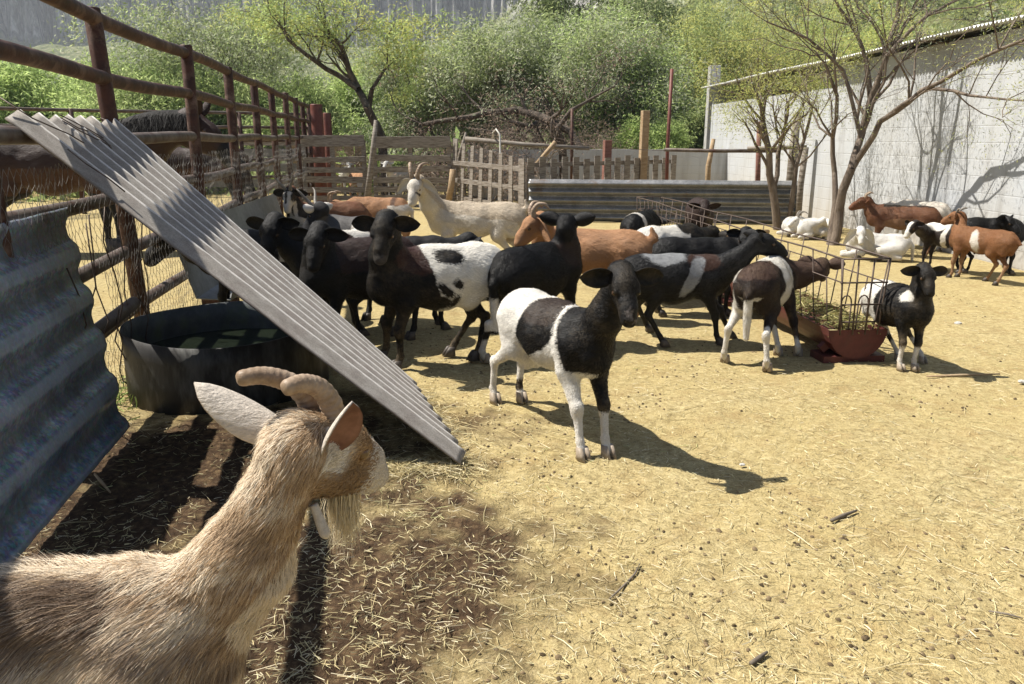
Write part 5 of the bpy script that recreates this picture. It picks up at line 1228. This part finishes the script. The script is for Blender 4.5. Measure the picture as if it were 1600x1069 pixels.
animal('goat', 'reddish tan goat with curled horns and one hanging ear behind the black ewe', 'goat', (.62, 6.55), 168, 1.15, M_tan, none, head=(838, 347, 6.35), hyaw=197, hpitch=-36, girth=1.05, sx=1.1,
       species='goat', res=.0105, horns=dict(pts=[(.0, .022, .045), (-.02, .035, .09), (-.07, .055, .11), (-.11, .07, .08), (-.11, .075, .03)], rad=[.02, .019, .016, .012, .006], mat=M_horn), ear=dict(L=.19, W=.075, droop=.9, out=(-.1, .8, -.5), inner=False), hair=(22000, 0.016, C_tan, 10), group=GT, feet={'FL': (984, 540) if False else (.25, .085, 0)}, tail='up')
C_brg = [(.145, .062, .032), (.02, .016, .014), (.56, .50, .43), (.26, .14, .075)]
M_brg = coat_mat('brown_goat_coat', C_brg, rough=.7, var=.4)
HORN_UP = dict(pts=[(.0, .022, .045), (-.01, .04, .10), (-.03, .075, .15), (-.05, .10, .20), (-.05, .105, .24)], rad=[.018, .016, .013, .009, .004], mat=M_horng)
animal('goat', 'brown goat with a striped black and white face and spread horns', 'goat', (-2.28, 9.6), 200, 1.12, M_brg, lambda p, ph, e: P3(np.where(np.abs(e) > 0, 1, half(ph, (1, 0, .2), -.03)), np.where(np.abs(e) > 0, -1, I(U(.016 - np.abs(np.abs(ph[:, 1]) - .028), half(ph, (1, 0, 0), .15)), half(ph, (1, 0, 0), .03)))), head=(453, 302, 9.3), hyaw=-100, hpitch=-50, res=.012, species='goat', horns=HORN_UP, ear=dict(L=.15, droop=.15), group=GT, sx=1.1)
M_blg = coat_mat('black_and_grey_coat', [(.022, .021, .022), (.085, .08, .078), (.60, .56, .50), BLK], rough=.6, var=.4)
animal('goat', 'black and grey goat with white ears eating head down at the hay trough', 'goat', (-1.78, 8.1), 163, 1.1, M_blg, lambda p, ph, e: P3(U(ell(p, (-.05, 0, .58), (.24, .3, .10)), ell(p, (-.15, .1, .5), (.2, .2, .05))), np.where(np.abs(e) > 0, 1, U(ell(p, (-.28, .05, .55), (.10, .2, .11)), I(half(p, (-1, 0, 0), .2), .4 - p[:, 2])))), head=(497, 328, 8.05), hyaw=150, hpitch=-50, res=.0115, species='goat', horns=HORN_UP, ear=dict(L=.15, droop=.1, out=(-.2, 1, .1)), group=GT, sx=1.05)
animal('goat', 'orange brown goat with a pale rump standing behind the black and grey goat', 'goat', (-1.85, 10.6), 172, 1.1, M_tan, lambda p, ph, e: P3(np.full(len(p), -1.), I(ell(p, (-.27, 0, .5), (.04, .3, .2)), p[:, 2] - .3), U(I(half(p, (-1, 0, 0), .2), .58 - p[:, 2], p[:, 2] - .3))), headlocal=(.5, 0, .55), hpitch=-50, res=.013, species='goat', horns=HORN_BACK, hair=(15000, 0.02, C_tan, 37), group=GT, sx=1.05)
# --- animals beyond the pallet gates
far = 'animals beyond the pallet gates'
animal('goat', 'cream and orange goat peering between the two pallet gates', 'goat', (-3.55, 18.6), -60, 1.1, M_tan, lambda p, ph, e: P3(np.full(len(p), -1.), None, half(ph, (1, 0, 0), .0)), res=.017, species='goat', group=far, head=(563, 287, 18.2), hyaw=-90, hpitch=-40)
C_white = [(.64, .62, .58), (.55, .50, .43), (.3, .25, .2), BLK]
M_white = coat_mat('white_goat_coat', C_white, rough=.7, var=.25)
animal('sheep', 'white sheep seen through the left pallet gate', 'sheep', (-4.45, 21.5), -70, 1.1, M_white, none, res=.02, group=far, headlocal=(.45, 0, .75))
animal('sheep', 'white-headed sheep seen through the wider pallet gate', 'sheep', (-2.95, 20.5), -110, 1.1, M_white, none, res=.02, group=far, headlocal=(.45, 0, .8))
animal('sheep', 'brownish sheep standing sideways seen through the wider pallet gate', 'sheep', (-2.35, 21.2), 10, 1.1, M_brg, lambda p, ph, e: P3(half(p, (1, 0, 0), .0)), res=.02, group=far)
# --- along the block building
C_ora = [(.205, .092, .040), (.60, .55, .48), (.25, .14, .075), BLK]
M_ora = coat_mat('orange_brown_coat', C_ora, rough=.65, var=.4)
WG = 'goats and sheep along the block building'
animal('goat', 'orange brown goat with a white side patch, at the right edge by the wall', 'goat', (5.0, 8.38), 118, .86, M_ora, lambda p, ph, e: P3(ell(p, (.0, .13, .50), (.055, .12, .15), -.25), half(p, (0, 0, -1), -.25)), head=(1497, 338, 8.75), hyaw=130, hpitch=-15, res=.0125, species='goat', hair=(15000, 0.02, C_ora, 30), group=WG,
       horns=dict(pts=[(.0, .022, .045), (-.03, .05, .08), (-.06, .09, .09), (-.08, .12, .08)], rad=[.018, .015, .011, .005], mat=M_horng), ear=dict(L=.13, droop=.2), sx=1.05, tail='short', feet={'HR': (1557, 446), 'HL': (1541, 440)})
animal('sheep', 'black sheep with a yellow ear tag standing against the block building', 'sheep', (5.45, 8.9), -12, .93, M_blk, none, head=(1572, 345, 8.75), hyaw=-60, hpitch=-28, res=.0125, hair=(15000, 0.02, C_blk, 31), group=WG, tagside=1, sx=.9)
M_bwc = coat_mat('black_and_white_kid_coat', [(.02, .014, .012), WHT, (.07, .035, .02), BLK], rough=.6, var=.35)
animal('sheep', 'black and white lamb with a white blaze, head turned left, beside the orange goat', 'lamb', (5.02, 9.1), 118, .80, M_bwc, lambda p, ph, e: P3(np.where(np.abs(e) > 0, -1, U(I(.026 - np.abs(ph[:, 1]), half(ph, (1, 0, 0), .0)), half(ph, (1, 0, 0), .14), I(ell(p, (.1, .0, .66), (.18, .3, .1)), p[:, 2] - .57), ell(p, (-.06, .13, .45), (.035, .2, .25), .1), I(half(p, (-1, 0, 0), .3), p[:, 2] - .55)))), head=(1428, 352, 8.85), hyaw=205, hpitch=-38, res=.0115, group=WG, ear=dict(L=.12))
animal('goat', 'tall brown goat standing sideways by the wall, head turned left', 'goat', (5.05, 10.3), 150, .98, M_brg, lambda p, ph, e: P3(I(p[:, 2] - .645, .2 - p[:, 0]), None, I(ell(p, (-.1, .1, .4), (.3, .2, .1)))), head=(1352, 315, 10.5), hyaw=165, hpitch=-15, res=.013, species='goat', hair=(15000, 0.02, C_brg, 32), group=WG,
       horns=dict(pts=[(.0, .022, .045), (-.03, .03, .09), (-.08, .045, .11), (-.11, .055, .09)], rad=[.018, .015, .011, .005]), ear=dict(L=.14, droop=.1, out=(-.2, 1, .3)), sx=1.1)
animal('goat', 'white goat lying in the dust in front of the tall brown goat', 'goat', (4.62, 9.95), 158, .90, M_white, none, pose='lie', head=(1345, 362, 9.85), hyaw=-105, hpitch=-35, res=.012, species='goat', hair=(15000, 0.02, C_white, 33), group=WG, ear=dict(L=.18, W=.075, droop=1.0, out=(-.1, .8, -.4)), sx=1.05)
animal('goat', 'white goat with grey horns lying left of the mesquite trunk by the wall', 'goat', (4.52, 12.3), 145, .82, M_white, none, pose='lie', head=(1247, 343, 12.3), hyaw=190, hpitch=-20, res=.014, species='goat', hair=(15000, 0.02, C_white, 34), group=WG, horns=dict(HORN_BACK, mat=M_horng), ear=dict(L=.14, droop=.6))
animal('goat', 'white hornless goat lying close behind the mesquite trunk', 'goat', (4.62, 12.0), 195, .80, M_white, none, pose='lie', head=(1289, 345, 11.9), hyaw=5, hpitch=-30, res=.014, species='goat', hair=(15000, 0.02, C_white, 35), group=WG, ear=dict(L=.14, droop=.7))
animal('goat', 'pale goat half hidden between the brown goat and the wall', 'goat', (5.6, 10.9), 120, 1.0, M_white, lambda p, ph, e: P3(half(p, (0, 0, 1), .3)), res=.015, species='goat', group=WG, headlocal=(.45, 0, .55), hpitch=-40)
# --- horses
M_bay = coat_mat('dark_bay_coat', [(.030, .013, .008), (.010, .008, .007), (.065, .028, .013), BLK], rough=.5, spec=.22, var=.4)
def coat_bay(p, ph, e): return P3(U(.34 - p[:, 2], half(ph, (1, 0, 0), .2)), I(ell(p, (.0, 0, .40), (.4, .3, .1)), p[:, 2] - .34))
M_mane = simple('coarse_black_mane', (.006, .005, .005), (.018, .015, .014), 30, .6, 0, .4, .003, (8, 8, 1), spec=.1)
def horse(label, c, yaw, S, **k):
    t, b, geo, fr = animal('horse', label, 'horse', c, yaw, S, M_bay, coat_bay, species='horse', res=.02, sx=1.12, neck=1.1, girth=.95, tail='long', group='dark horses behind the pipe fence', thick=.95, **k)
    H, RH, HO, X, S = fr
    r = np.random.RandomState(3); n = 5000; t0 = r.rand(n); a = X(.16, 0, .64); b2 = H(-.01, 0, .07); base = a + (b2 - a) * t0[:, None]; base[:, 2] += .06 * np.sin(np.pi * t0) + .01
    V, F = [], []
    sidev = np.where(r.rand(n) < .8, -1, 1); L = r.uniform(.09, .17, n)
    p0 = base; p1 = base + np.stack([r.normal(0, .01, n), sidev * .055 + r.normal(0, .01, n), -L * .35], 1); p2 = base + np.stack([r.normal(-.01, .015, n), sidev * .075 + r.normal(0, .012, n), -L], 1)
    wv = np.stack([np.full(n, .0016), np.zeros(n), np.zeros(n)], 1)
    V = np.stack([p0 - wv, p0 + wv, p1 + wv, p1 - wv, p2 + wv * .3, p2 - wv * .3], 1).reshape(-1, 3); bi = (np.arange(n) * 6)[:, None]
    F = np.concatenate([bi + np.array([0, 1, 2, 3]), bi + np.array([3, 2, 4, 5])])
    link_mesh('mane', V * S, F, M_mane, t)
horse('nearer dark bay horse with its mane showing above the leaning sheet', (-5.95, 10.5), 6, 2.3, head=(303, 194, 10.5), hyaw=-8, hpitch=-38)
horse('farther dark horse standing head down behind the chicken wire', (-5.75, 15.0), 8, 2.0, head=(372, 262, 14.6), hyaw=-5, hpitch=-62)

# ------------------------------------------------------------------ the tan goat close to the camera
M_tang = coat_mat('tan_goat_skin_coat', [(.27, .17, .09), (.58, .52, .45), (.13, .085, .055), (.50, .38, .25)], rough=.75, var=.5)
def coat_near(p, ph, e):
    ears = np.abs(e) > 0
    white = np.where(ears, 1, U(ell(ph, (.20, 0, -.03), (.075, .08, .07)), ell(ph, (.0, .07, .0), (.05, .035, .05)), ell(ph, (.0, -.07, .0), (.05, .035, .05)), ell(ph, (.1, 0, .035), (.12, .018, .04))))
    dark = U(I(ell(p, (-.02, 0, .60), (.45, .10, .07)), np.abs(p[:, 1]) - .022), ell(p, (.2, -.09, .30), (.12, .1, .2)))
    cream = U(I(.025 - np.abs(p[:, 1]), p[:, 2] - .6, .22 - p[:, 0]), ell(p, (.36, 0, .36), (.12, .05, .3)))
    return P3(white, np.where(ears, -1, dark), np.where(ears, -1, cream))
M_goateye = simple('amber_goat_eye', (.09, .045, .014), (.16, .085, .03), 20, .1, 0, 0, .001, spec=.6)
tg, tb_, (V_, F_, ph_, ef_, fi_), (H_, RH_, HO_, X_, S_) = animal('goat', 'large tan bearded goat with swept-back horns, close by at the lower left', 'goat', (-.93, 1.27), 8, 1.10, M_tang, coat_near,
    head=(490, 697, 1.385), hyaw=58, hpitch=-24, species='goat', res=.0068, girth=1.0, neck=.86, head_scale=.92, hroll=4, sx=.98,
    ear=dict(inner=True, L=.195, W=.060, cup=.55, droop=.0, out=(-.63, .71, .27), fwd=(.14, .75, -.5), base=(-.02, .052, .008), curl=.06, R2=dict(out=(-.41, .49, .75), L=.135, W=.05)), eye=M_goateye, eyer=1.25)
def near_horns():
    L = [(.005, .025, .045), (-.02, .030, .085), (-.06, .048, .105), (-.105, .072, .105), (-.14, .092, .085)]
    Rr = [(.015, -.022, .045), (-.005, -.020, .085), (-.045, -.014, .112), (-.085, -.006, .112), (-.115, .000, .092)]
    for pts in (L, Rr): tube_mesh('horn', [H_(*p) * S_ for p in pts], [.0205 * S_, .0195 * S_, .0175 * S_, .0155 * S_, .0135 * S_], M_horn, tg, 16, .05)
near_horns()
# hair: short strands grown along the lie of the coat
M_fur = attr_mat('goat_hair', .55, .25, .15)
def grow_fur():
    r = np.random.RandomState(12); me = V_; tri = np.concatenate([F_[:, [0, 1, 2]], F_[:, [0, 2, 3]]])
    A, B, Cc = me[tri[:, 0]], me[tri[:, 1]], me[tri[:, 2]]; nr = np.cross(B - A, Cc - A); ar = np.linalg.norm(nr, axis=1); nr = nr / (ar[:, None] + 1e-12)
    isear = np.abs(ef_[tri[:, 0]]) > 0; inner = np.concatenate([fi_, fi_]) == 1; cen = (A + B + Cc) / 3
    camw = (np.array([[math.cos(math.radians(8)), math.sin(math.radians(8)), 0], [-math.sin(math.radians(8)), math.cos(math.radians(8)), 0], [0, 0, 1]]) @ np.array([.80, -1.27, CAMH])) / S_
    toC = camw - cen; fac = np.einsum('ij,ij->i', toC, nr) / np.linalg.norm(toC, axis=1)
    wgt = ar * np.where(inner, 0, 1) * np.where(isear, 0, 1) * np.where(fac > -.35, 1, .25) * np.where(cen[:, 2] < .3, .3, 1) * np.where(np.min([np.linalg.norm(cen - H_(.080, .05 * s, .008), axis=1) for s in (1, -1)], 0) < .016, 0, 1); wgt /= wgt.sum()
    n = 170000; ti = r.choice(len(tri), n, p=wgt); u, v = r.rand(n), r.rand(n); fl = u + v > 1; u[fl], v[fl] = 1 - u[fl], 1 - v[fl]
    P = A[ti] + u[:, None] * (B - A)[ti] + v[:, None] * (Cc - A)[ti]; Nn = nr[ti]; er = isear[ti]
    ph = (P - HO_) @ RH_ / .92
    na = HO_ - X_(.23, 0, .53); nl = np.linalg.norm(na); na = na / nl
    tn = ((P - X_(.23, 0, .53)) @ na) / nl      # 0 at the shoulder, 1 at the head
    onneck = np.clip((tn - .05) / .25, 0, 1) * (P[:, 0] > .12); onhead = np.clip((ph[:, 0] + .045) / .04, 0, 1) * (np.linalg.norm(ph, axis=1) < .33) * np.clip((tn - .72) / .1, 0, 1)
    comb = np.stack([np.full(n, -.75), np.sign(P[:, 1]) * .15, np.full(n, -.62)], 1); comb[:, 2] -= .5 * np.clip((.5 - P[:, 2]) / .2, 0, 1)
    top = np.clip((P[:, 2] - .57) / .05, 0, 1) * (1 - onneck) ; comb[:, 2] += .5 * top
    cn = -na + np.array([-.05, 0, -.25]); ch = RH_ @ np.array([-1.0, 0, -.25])
    comb = comb * (1 - onneck)[:, None] + cn * onneck[:, None]; comb = comb * (1 - onhead)[:, None] + ch * onhead[:, None]
    q = P * np.array([1, 1, 1]); sw = np.stack([fbm(q * 14, 2, 71), fbm(q * 14, 2, 72), fbm(q * 14, 2, 73)], 1)
    comb = comb + .55 * sw * (1 - .6 * onhead)[:, None]
    comb -= Nn * np.einsum('ij,ij->i', comb, Nn)[:, None]; comb /= np.linalg.norm(comb, axis=1)[:, None] + 1e-9
    L = (.030 * (1 - onneck) + .021 * onneck) * (1 - onhead) + .0105 * onhead; L = L * (1 + .45 * top) * r.uniform(.55, 1.25, n); L = np.where(er, .007, L); L = np.where(ph[:, 0] > .15, np.minimum(L, .006), L)
    lift = np.where(er, .15, .20 + .22 * top + .12 * onneck)[:, None] * r.uniform(.4, 1.6, (n, 1))
    d0 = comb + Nn * lift * 1.5; d0 /= np.linalg.norm(d0, axis=1)[:, None]; d1 = comb + Nn * lift * .25 + r.normal(0, .16, (n, 3)) + np.array([0, 0, -.12]); d1 /= np.linalg.norm(d1, axis=1)[:, None]
    base = P - Nn * .001; M1 = base + d0 * (L * .5)[:, None]; T = M1 + d1 * (L * .55)[:, None]
    sd = np.cross(d0, Nn + r.normal(0, .4, (n, 3))); sd /= np.linalg.norm(sd, axis=1)[:, None] + 1e-9; wv = sd * (.00042 * r.uniform(.7, 1.3, n))[:, None]
    V = np.stack([base - wv, base + wv, M1 + wv * .9, M1 - wv * .9, T + wv * .2, T - wv * .2], 1)
    # colour of each hair
    tan, cream, dk, grey, wht = [np.array(c) for c in ((.46, .33, .205), (.68, .58, .44), (.17, .115, .075), (.37, .30, .235), (.74, .70, .64))]
    clump = fbm(P * np.array([7, 15, 15]), 3, 81) + .5 * fbm(P * 50, 2, 83) + r.normal(0, .22, n)
    col = np.where((clump > .12)[:, None], cream * .75 + tan * .25, tan * .85 + grey * .15)
    bodyd = np.clip((.62 - P[:, 2]) / .12, 0, 1) * (1 - onneck)
    col = np.where(((clump < -.28 + .22 * bodyd))[:, None], (grey * .62 + dk * .38), col); col = np.where(((clump < -.62 + .14 * bodyd))[:, None], dk * 1.15, col)
    nk = onneck * (1 - onhead); col = np.where((nk > .5)[:, None], np.where((clump > .28)[:, None], cream, np.where((clump < -.30)[:, None], tan * .5 + dk * .5, tan * 1.06)), col)
    mid = (np.abs(P[:, 1]) < .020 + .012 * clump) & (P[:, 2] > .585) & (onneck < .5); col = np.where(mid[:, None], cream * 1.06, col)
    spine_dk = (np.abs(np.abs(P[:, 1]) - .062) < .030 + .016 * clump) & (P[:, 2] > .53) & (P[:, 0] > -.35) & (P[:, 0] < .2) & (onneck < .5); col = np.where(spine_dk[:, None] & (r.rand(n) < .8)[:, None], dk * 1.05, col)  # darker hairs in a band on each side of the spine
    nape = (np.abs((P - HO_)[:, 1] - 0) < 9) & (np.abs((P @ np.cross(na, [0, 1.0, 0]))) > 9); 
    head = onhead > .4; wh = head & ((ph[:, 0] > .135 + .02 * clump) | ((np.abs(ph[:, 1]) > .045) & (np.abs(ph[:, 0] + .005) < .035) & (ph[:, 2] > -.03)))
    col = np.where(head[:, None], np.where((clump > .15)[:, None], tan * 1.15, tan * .72 + dk * .28), col)
    cheek = head & (ph[:, 2] < -.02) & (ph[:, 0] > .02) & (ph[:, 0] < .14); col = np.where(cheek[:, None], np.where((clump > .1)[:, None], tan * .8, tan * .45 + dk * .45), col)
    front = nk * (1 - onhead) * ((P - X_(.23, 0, .53)) @ np.array([na[2], 0, -na[0]])); col = np.where((front > .075)[:, None], cream, col)
    backn = (front < -.045) & (nk > .5); col = np.where(backn[:, None] & (r.rand(n) < .75)[:, None], cream * 1.03, col)
    col = np.where((wh | er)[:, None], wht, col); col = col * r.uniform(.85, 1.3, (n, 1))
    b = (np.arange(n) * 6)[:, None]; F = np.concatenate([b + np.array([0, 1, 2, 3]), b + np.array([3, 2, 4, 5])])
    link_mesh('coat', (V * S_).reshape(-1, 3), F, M_fur, tg, True, attrs={'tint': np.repeat(col, 6, 0)})
    # beard
    n = 700; base = np.stack([r.uniform(.085, .15, n), r.normal(0, .012, n), np.full(n, -.085) + .012 * r.rand(n)], 1); base = np.array([H_(*q) for q in base])
    L = r.uniform(.05, .135, n) * (1 - .3 * r.rand(n)); dn = np.array([0.0, 0, -1.0]) + r.normal(0, .12, (n, 3)) + RH_ @ np.array([-.1, 0, 0])
    dn /= np.linalg.norm(dn, axis=1)[:, None]; M1 = base + dn * (L * .5)[:, None]; T = M1 + (dn + r.normal(0, .22, (n, 3))) * (L * .5)[:, None]
    T[:, :2] += (base[:, :2].mean(0) - T[:, :2]) * .25
    sd = r.normal(0, 1, (n, 3)); sd[:, 2] = 0; sd /= np.linalg.norm(sd, axis=1)[:, None]; wv = sd * .0007
    V = np.stack([base - wv, base + wv, M1 + wv, M1 - wv, T + wv * .3, T - wv * .3], 1); b = (np.arange(n) * 6)[:, None]
    F = np.concatenate([b + np.array([0, 1, 2, 3]), b + np.array([3, 2, 4, 5])]); col = np.array([.66, .57, .40]) * r.uniform(.75, 1.15, (n, 1))
    link_mesh('beard', (V * S_).reshape(-1, 3), F, M_fur, tg, attrs={'tint': np.repeat(col, 6, 0)})
grow_fur()
M_wat = simple('furry_white_wattle', (.50, .44, .37), (.62, .56, .49), 40, .8, 0, .6, .003)
wa = Vector(PT(497, 806, 1.335)); wb = Vector(PT(511, 842, 1.33)); inv = Matrix.Rotation(-tg.rotation_euler.z, 3, 'Z')
tube_mesh('wattle', [tuple(inv @ (wa + (wb - wa) * k - tg.location)) for k in (-.5, 0, .4, .8, 1.0)], [.008, .009, .010, .0105, .005], M_wat, tg, 10)

# ------------------------------------------------------------------ litter on the ground
def scatter(n, r0, r1, a0, a1, seed, pw=1.6):
    r = np.random.RandomState(seed); rr = r0 + (r1 - r0) * r.rand(n) ** pw; a = np.radians(r.uniform(a0, a1, n)); return rr * np.sin(a), rr * np.cos(a), r
STRAW = [(.66, .56, .33), (.56, .46, .25), (.74, .66, .46), (.46, .39, .21), (.60, .54, .31)]
def straw(name, label, n, r1, L, wd, seed, keep=None, flat=.10, cols=STRAW, a=(-46, 46)):
    x, y, r = scatter(n, 1.3, r1, a[0], a[1], seed); dens = fbm(np.stack([x, y], -1) * 1.2, 3, seed + 3)
    k = r.rand(n) < np.clip(.62 + 1.1 * dens, .12, 1); 
    if keep is not None: k &= keep(x, y, r)
    x, y = x[k], y[k]; z = ground_z(x, y) + .006 + .006 * r.rand(len(x))
    V, F, c = hay_blades(np.stack([x, y, z], 1), len(x), L, wd, cols, seed, flat)
    stuff(link_mesh(name, V, F, M_hay, None, attrs={'tint': c}), label, 'straw')
straw('straw_litter', 'short straw chaff strewn all over the pen ground', 60000, 9.0, .030, .0011, 51)
straw('long_straw', 'longer pale straw stalks lying on the pen ground', 4800, 7.5, .11, .0009, 52, flat=.07)
straw('mud_straw', 'yellow straw stalks lying on the dark mud', 2600, 4.2, .07, .0007, 53, keep=lambda x, y, r: (mud_mask(x, y) > .15) & (r.rand(len(x)) < .5 + .5 * (fbm(np.stack([x, y], -1) * 2.5, 2, 9) > .0)), flat=.14, a=(-46, 14))
straw('green_hay_litter', 'pale green hay scraps thinly strewn on the right of the pen', 5000, 6.5, .05, .0012, 54, keep=lambda x, y, r: fbm(np.stack([x, y], -1) * .9 + 5, 3, 77) > .12, cols=[(.36, .38, .16), (.44, .43, .2), (.5, .48, .26)])
# straw heaped by the low end of the leaning sheet
r = np.random.RandomState(5); n = 900; u = r.rand(n); P0 = G(735, 735); P1 = G(575, 735); P2 = G(655, 610)
q = np.where((r.rand(n) < .55)[:, None], P1 + (P0 - P1) * u[:, None], P0 + (P2 - P0) * u[:, None]) + r.normal(0, .055, (n, 3)) * [1, 1, 0]; q[:, 2] = ground_z(q[:, 0], q[:, 1]) + .012 + .015 * r.rand(n)
V, F, c = hay_blades(q, n, .12, .0014, STRAW, 56, .16); stuff(link_mesh('straw_heap', V, F, M_hay, None, attrs={'tint': c}), 'loose straw heaped at the low end of the leaning sheet', 'straw')
def pellets():
    x, y, r = scatter(9000, 1.4, 9.0, -46, 46, 61, 1.35); d = fbm(np.stack([x, y], -1) * 1.6, 3, 66); k = r.rand(len(x)) < np.clip(.12 + 1.6 * d, .02, 1); x, y = x[k], y[k]; n = len(x)
    z = ground_z(x, y) + .002; s = r.uniform(.0032, .0075, n) * np.where(r.rand(n) < .05, 1.5, 1)
    base = np.array([(1, 0, 0), (-1, 0, 0), (0, 1, 0), (0, -1, 0), (0, 0, 1), (.7, .7, .1), (-.7, .7, .1), (.7, -.7, .1), (-.7, -.7, .1), (.55, 0, .75), (-.55, 0, .75), (0, .55, .75), (0, -.55, .75)], float)
    f = [(0, 5, 9), (5, 2, 11), (5, 11, 9), (2, 6, 11), (6, 1, 10), (6, 10, 11), (1, 8, 10), (8, 3, 12), (8, 12, 10), (3, 7, 12), (7, 0, 9), (7, 9, 12), (9, 11, 4), (11, 10, 4), (10, 12, 4), (12, 9, 4)]
    a = r.uniform(0, 6.28, n); ca, sa = np.cos(a)[:, None], np.sin(a)[:, None]; B = base[None] * np.stack([np.full(n, 1.35), np.ones(n), np.ones(n)], 1)[:, None] * s[:, None, None] * r.uniform(.85, 1.15, (n, 13, 1))
    V = np.stack([B[..., 0] * ca - B[..., 1] * sa + x[:, None], B[..., 0] * sa + B[..., 1] * ca + y[:, None], B[..., 2] + z[:, None]], -1).reshape(-1, 3)
    F = ((np.arange(n) * 13)[:, None, None] + np.array(f)[None]).reshape(-1, 3); col = np.array([.085, .062, .036]) * r.uniform(.6, 2.6, (n, 1))
    stuff(link_mesh('dung_pellets', V, F, attr_mat('dry_dung', .9, .1), None, True, attrs={'tint': np.repeat(col, 13, 0)}), 'small dark dung pellets dotted over the pen ground', 'dung')
pellets()
def stick(name, label, cat, pts, rad, mat, seed=1):
    p = [np.array(G(*q, 0)) for q in pts]; c = p[0].copy(); r = random.Random(seed)
    P = [v - c + np.array([0, 0, float(ground_z(v[:1], v[1:2])[0]) + rad + .004]) for v in p]
    m = MB(); m.tube(P, [rad * .7] + [rad] * (len(P) - 2) + [rad * .5], 7, wob=.15, rng=r); o = m.build(name, mat, None, True); o.location = c; tag(o, label, cat)
stick('stick', 'short thick brown stick lying on the open straw ground', 'stick', [(1298, 817), (1316, 810), (1338, 803)], .009, M_twig, 2)
stick('twig', 'long thin curved twig on the ground below the front ewe', 'twig', [(953, 936), (975, 915), (992, 897), (1000, 882)], .004, M_twig, 3)
stick('pole', 'pale straight pole lying on the ground by the small lamb', 'stick', [(1448, 588), (1500, 588), (1562, 586)], .009, M_barkb, 4)
stick('stick', 'short brown stick near the bottom edge of the straw', 'stick', [(1172, 1040), (1186, 1032), (1198, 1024)], .008, M_twig, 5)
stick('twig', 'thin brown twig at the lower right edge', 'twig', [(1545, 955), (1575, 960), (1598, 968)], .004, M_twig, 6)
stick('stick', 'yellow reed stub poking out of the mud beside the galvanised sheet', 'stick', [(148, 742), (160, 755), (172, 770)], .008, M_barkb, 7)
def stone(label, px, py, s, c, seed):
    p = G(px, py); r = np.random.RandomState(seed); bm_v = []; n = 8
    for i in range(5):
        th = math.pi * (i + .5) / 5
        for k in range(n): a = 2 * math.pi * k / n; bm_v.append((math.sin(th) * math.cos(a) * 1.3, math.sin(th) * math.sin(a), math.cos(th) * .6))
    V = np.array(bm_v) * s * r.uniform(.8, 1.2, (len(bm_v), 1)); F = [(i * n + k, (i + 1) * n + k, (i + 1) * n + (k + 1) % n, i * n + (k + 1) % n) for i in range(4) for k in range(n)] + [tuple(range(n)), tuple(range(4 * n, 5 * n))[::-1]]
    o = link_mesh('stone', V, F, c, None); o.location = (p[0], p[1], s * .3); tag(o, label, 'stone')
M_stone = simple('pale_stone', (.42, .40, .36), (.55, .53, .49), 30)
stone('small white stone by the head shadow of the front ewe', 1160, 727, .011, M_stone, 1)
stone('white stone half cut by the right edge', 1597, 598, .022, M_stone, 2)
stone('pale stone on bare dust right of the small lamb', 1497, 507, .028, M_stone, 3)
# fresh weeds at the foot of the wire
n = 260; r = np.random.RandomState(8); q = np.stack([r.normal(-2.33, .10, n), r.normal(4.5, .25, n), np.zeros(n)], 1); q[:, 2] = .06 * r.rand(n)
V, F, c = hay_blades(q, n, .09, .004, BRIGHT, 9, .7); stuff(link_mesh('weeds', V, F, M_hay, None, attrs={'tint': c}), 'fresh green weeds at the foot of the chicken wire', 'weeds')

# ------------------------------------------------------------------ dusty air
m = MB(); m.box((0, 430, 97), (1900, 1000, 200)); hz = m.build('haze', None); hz.data.materials.clear()
hm = bpy.data.materials.new('dusty_air'); hm.use_nodes = True; hnt = hm.node_tree; hnt.nodes.remove(hnt.nodes['Principled BSDF'])
pv = hnt.nodes.new('ShaderNodeVolumePrincipled'); pv.inputs['Color'].default_value = (.86, .92, 1.0, 1); pv.inputs['Density'].default_value = .00040; pv.inputs['Anisotropy'].default_value = .25
hnt.links.new(pv.outputs[0], hnt.nodes['Material Output'].inputs['Volume']); hz.data.materials.append(hm); hz['kind'] = 'stuff'
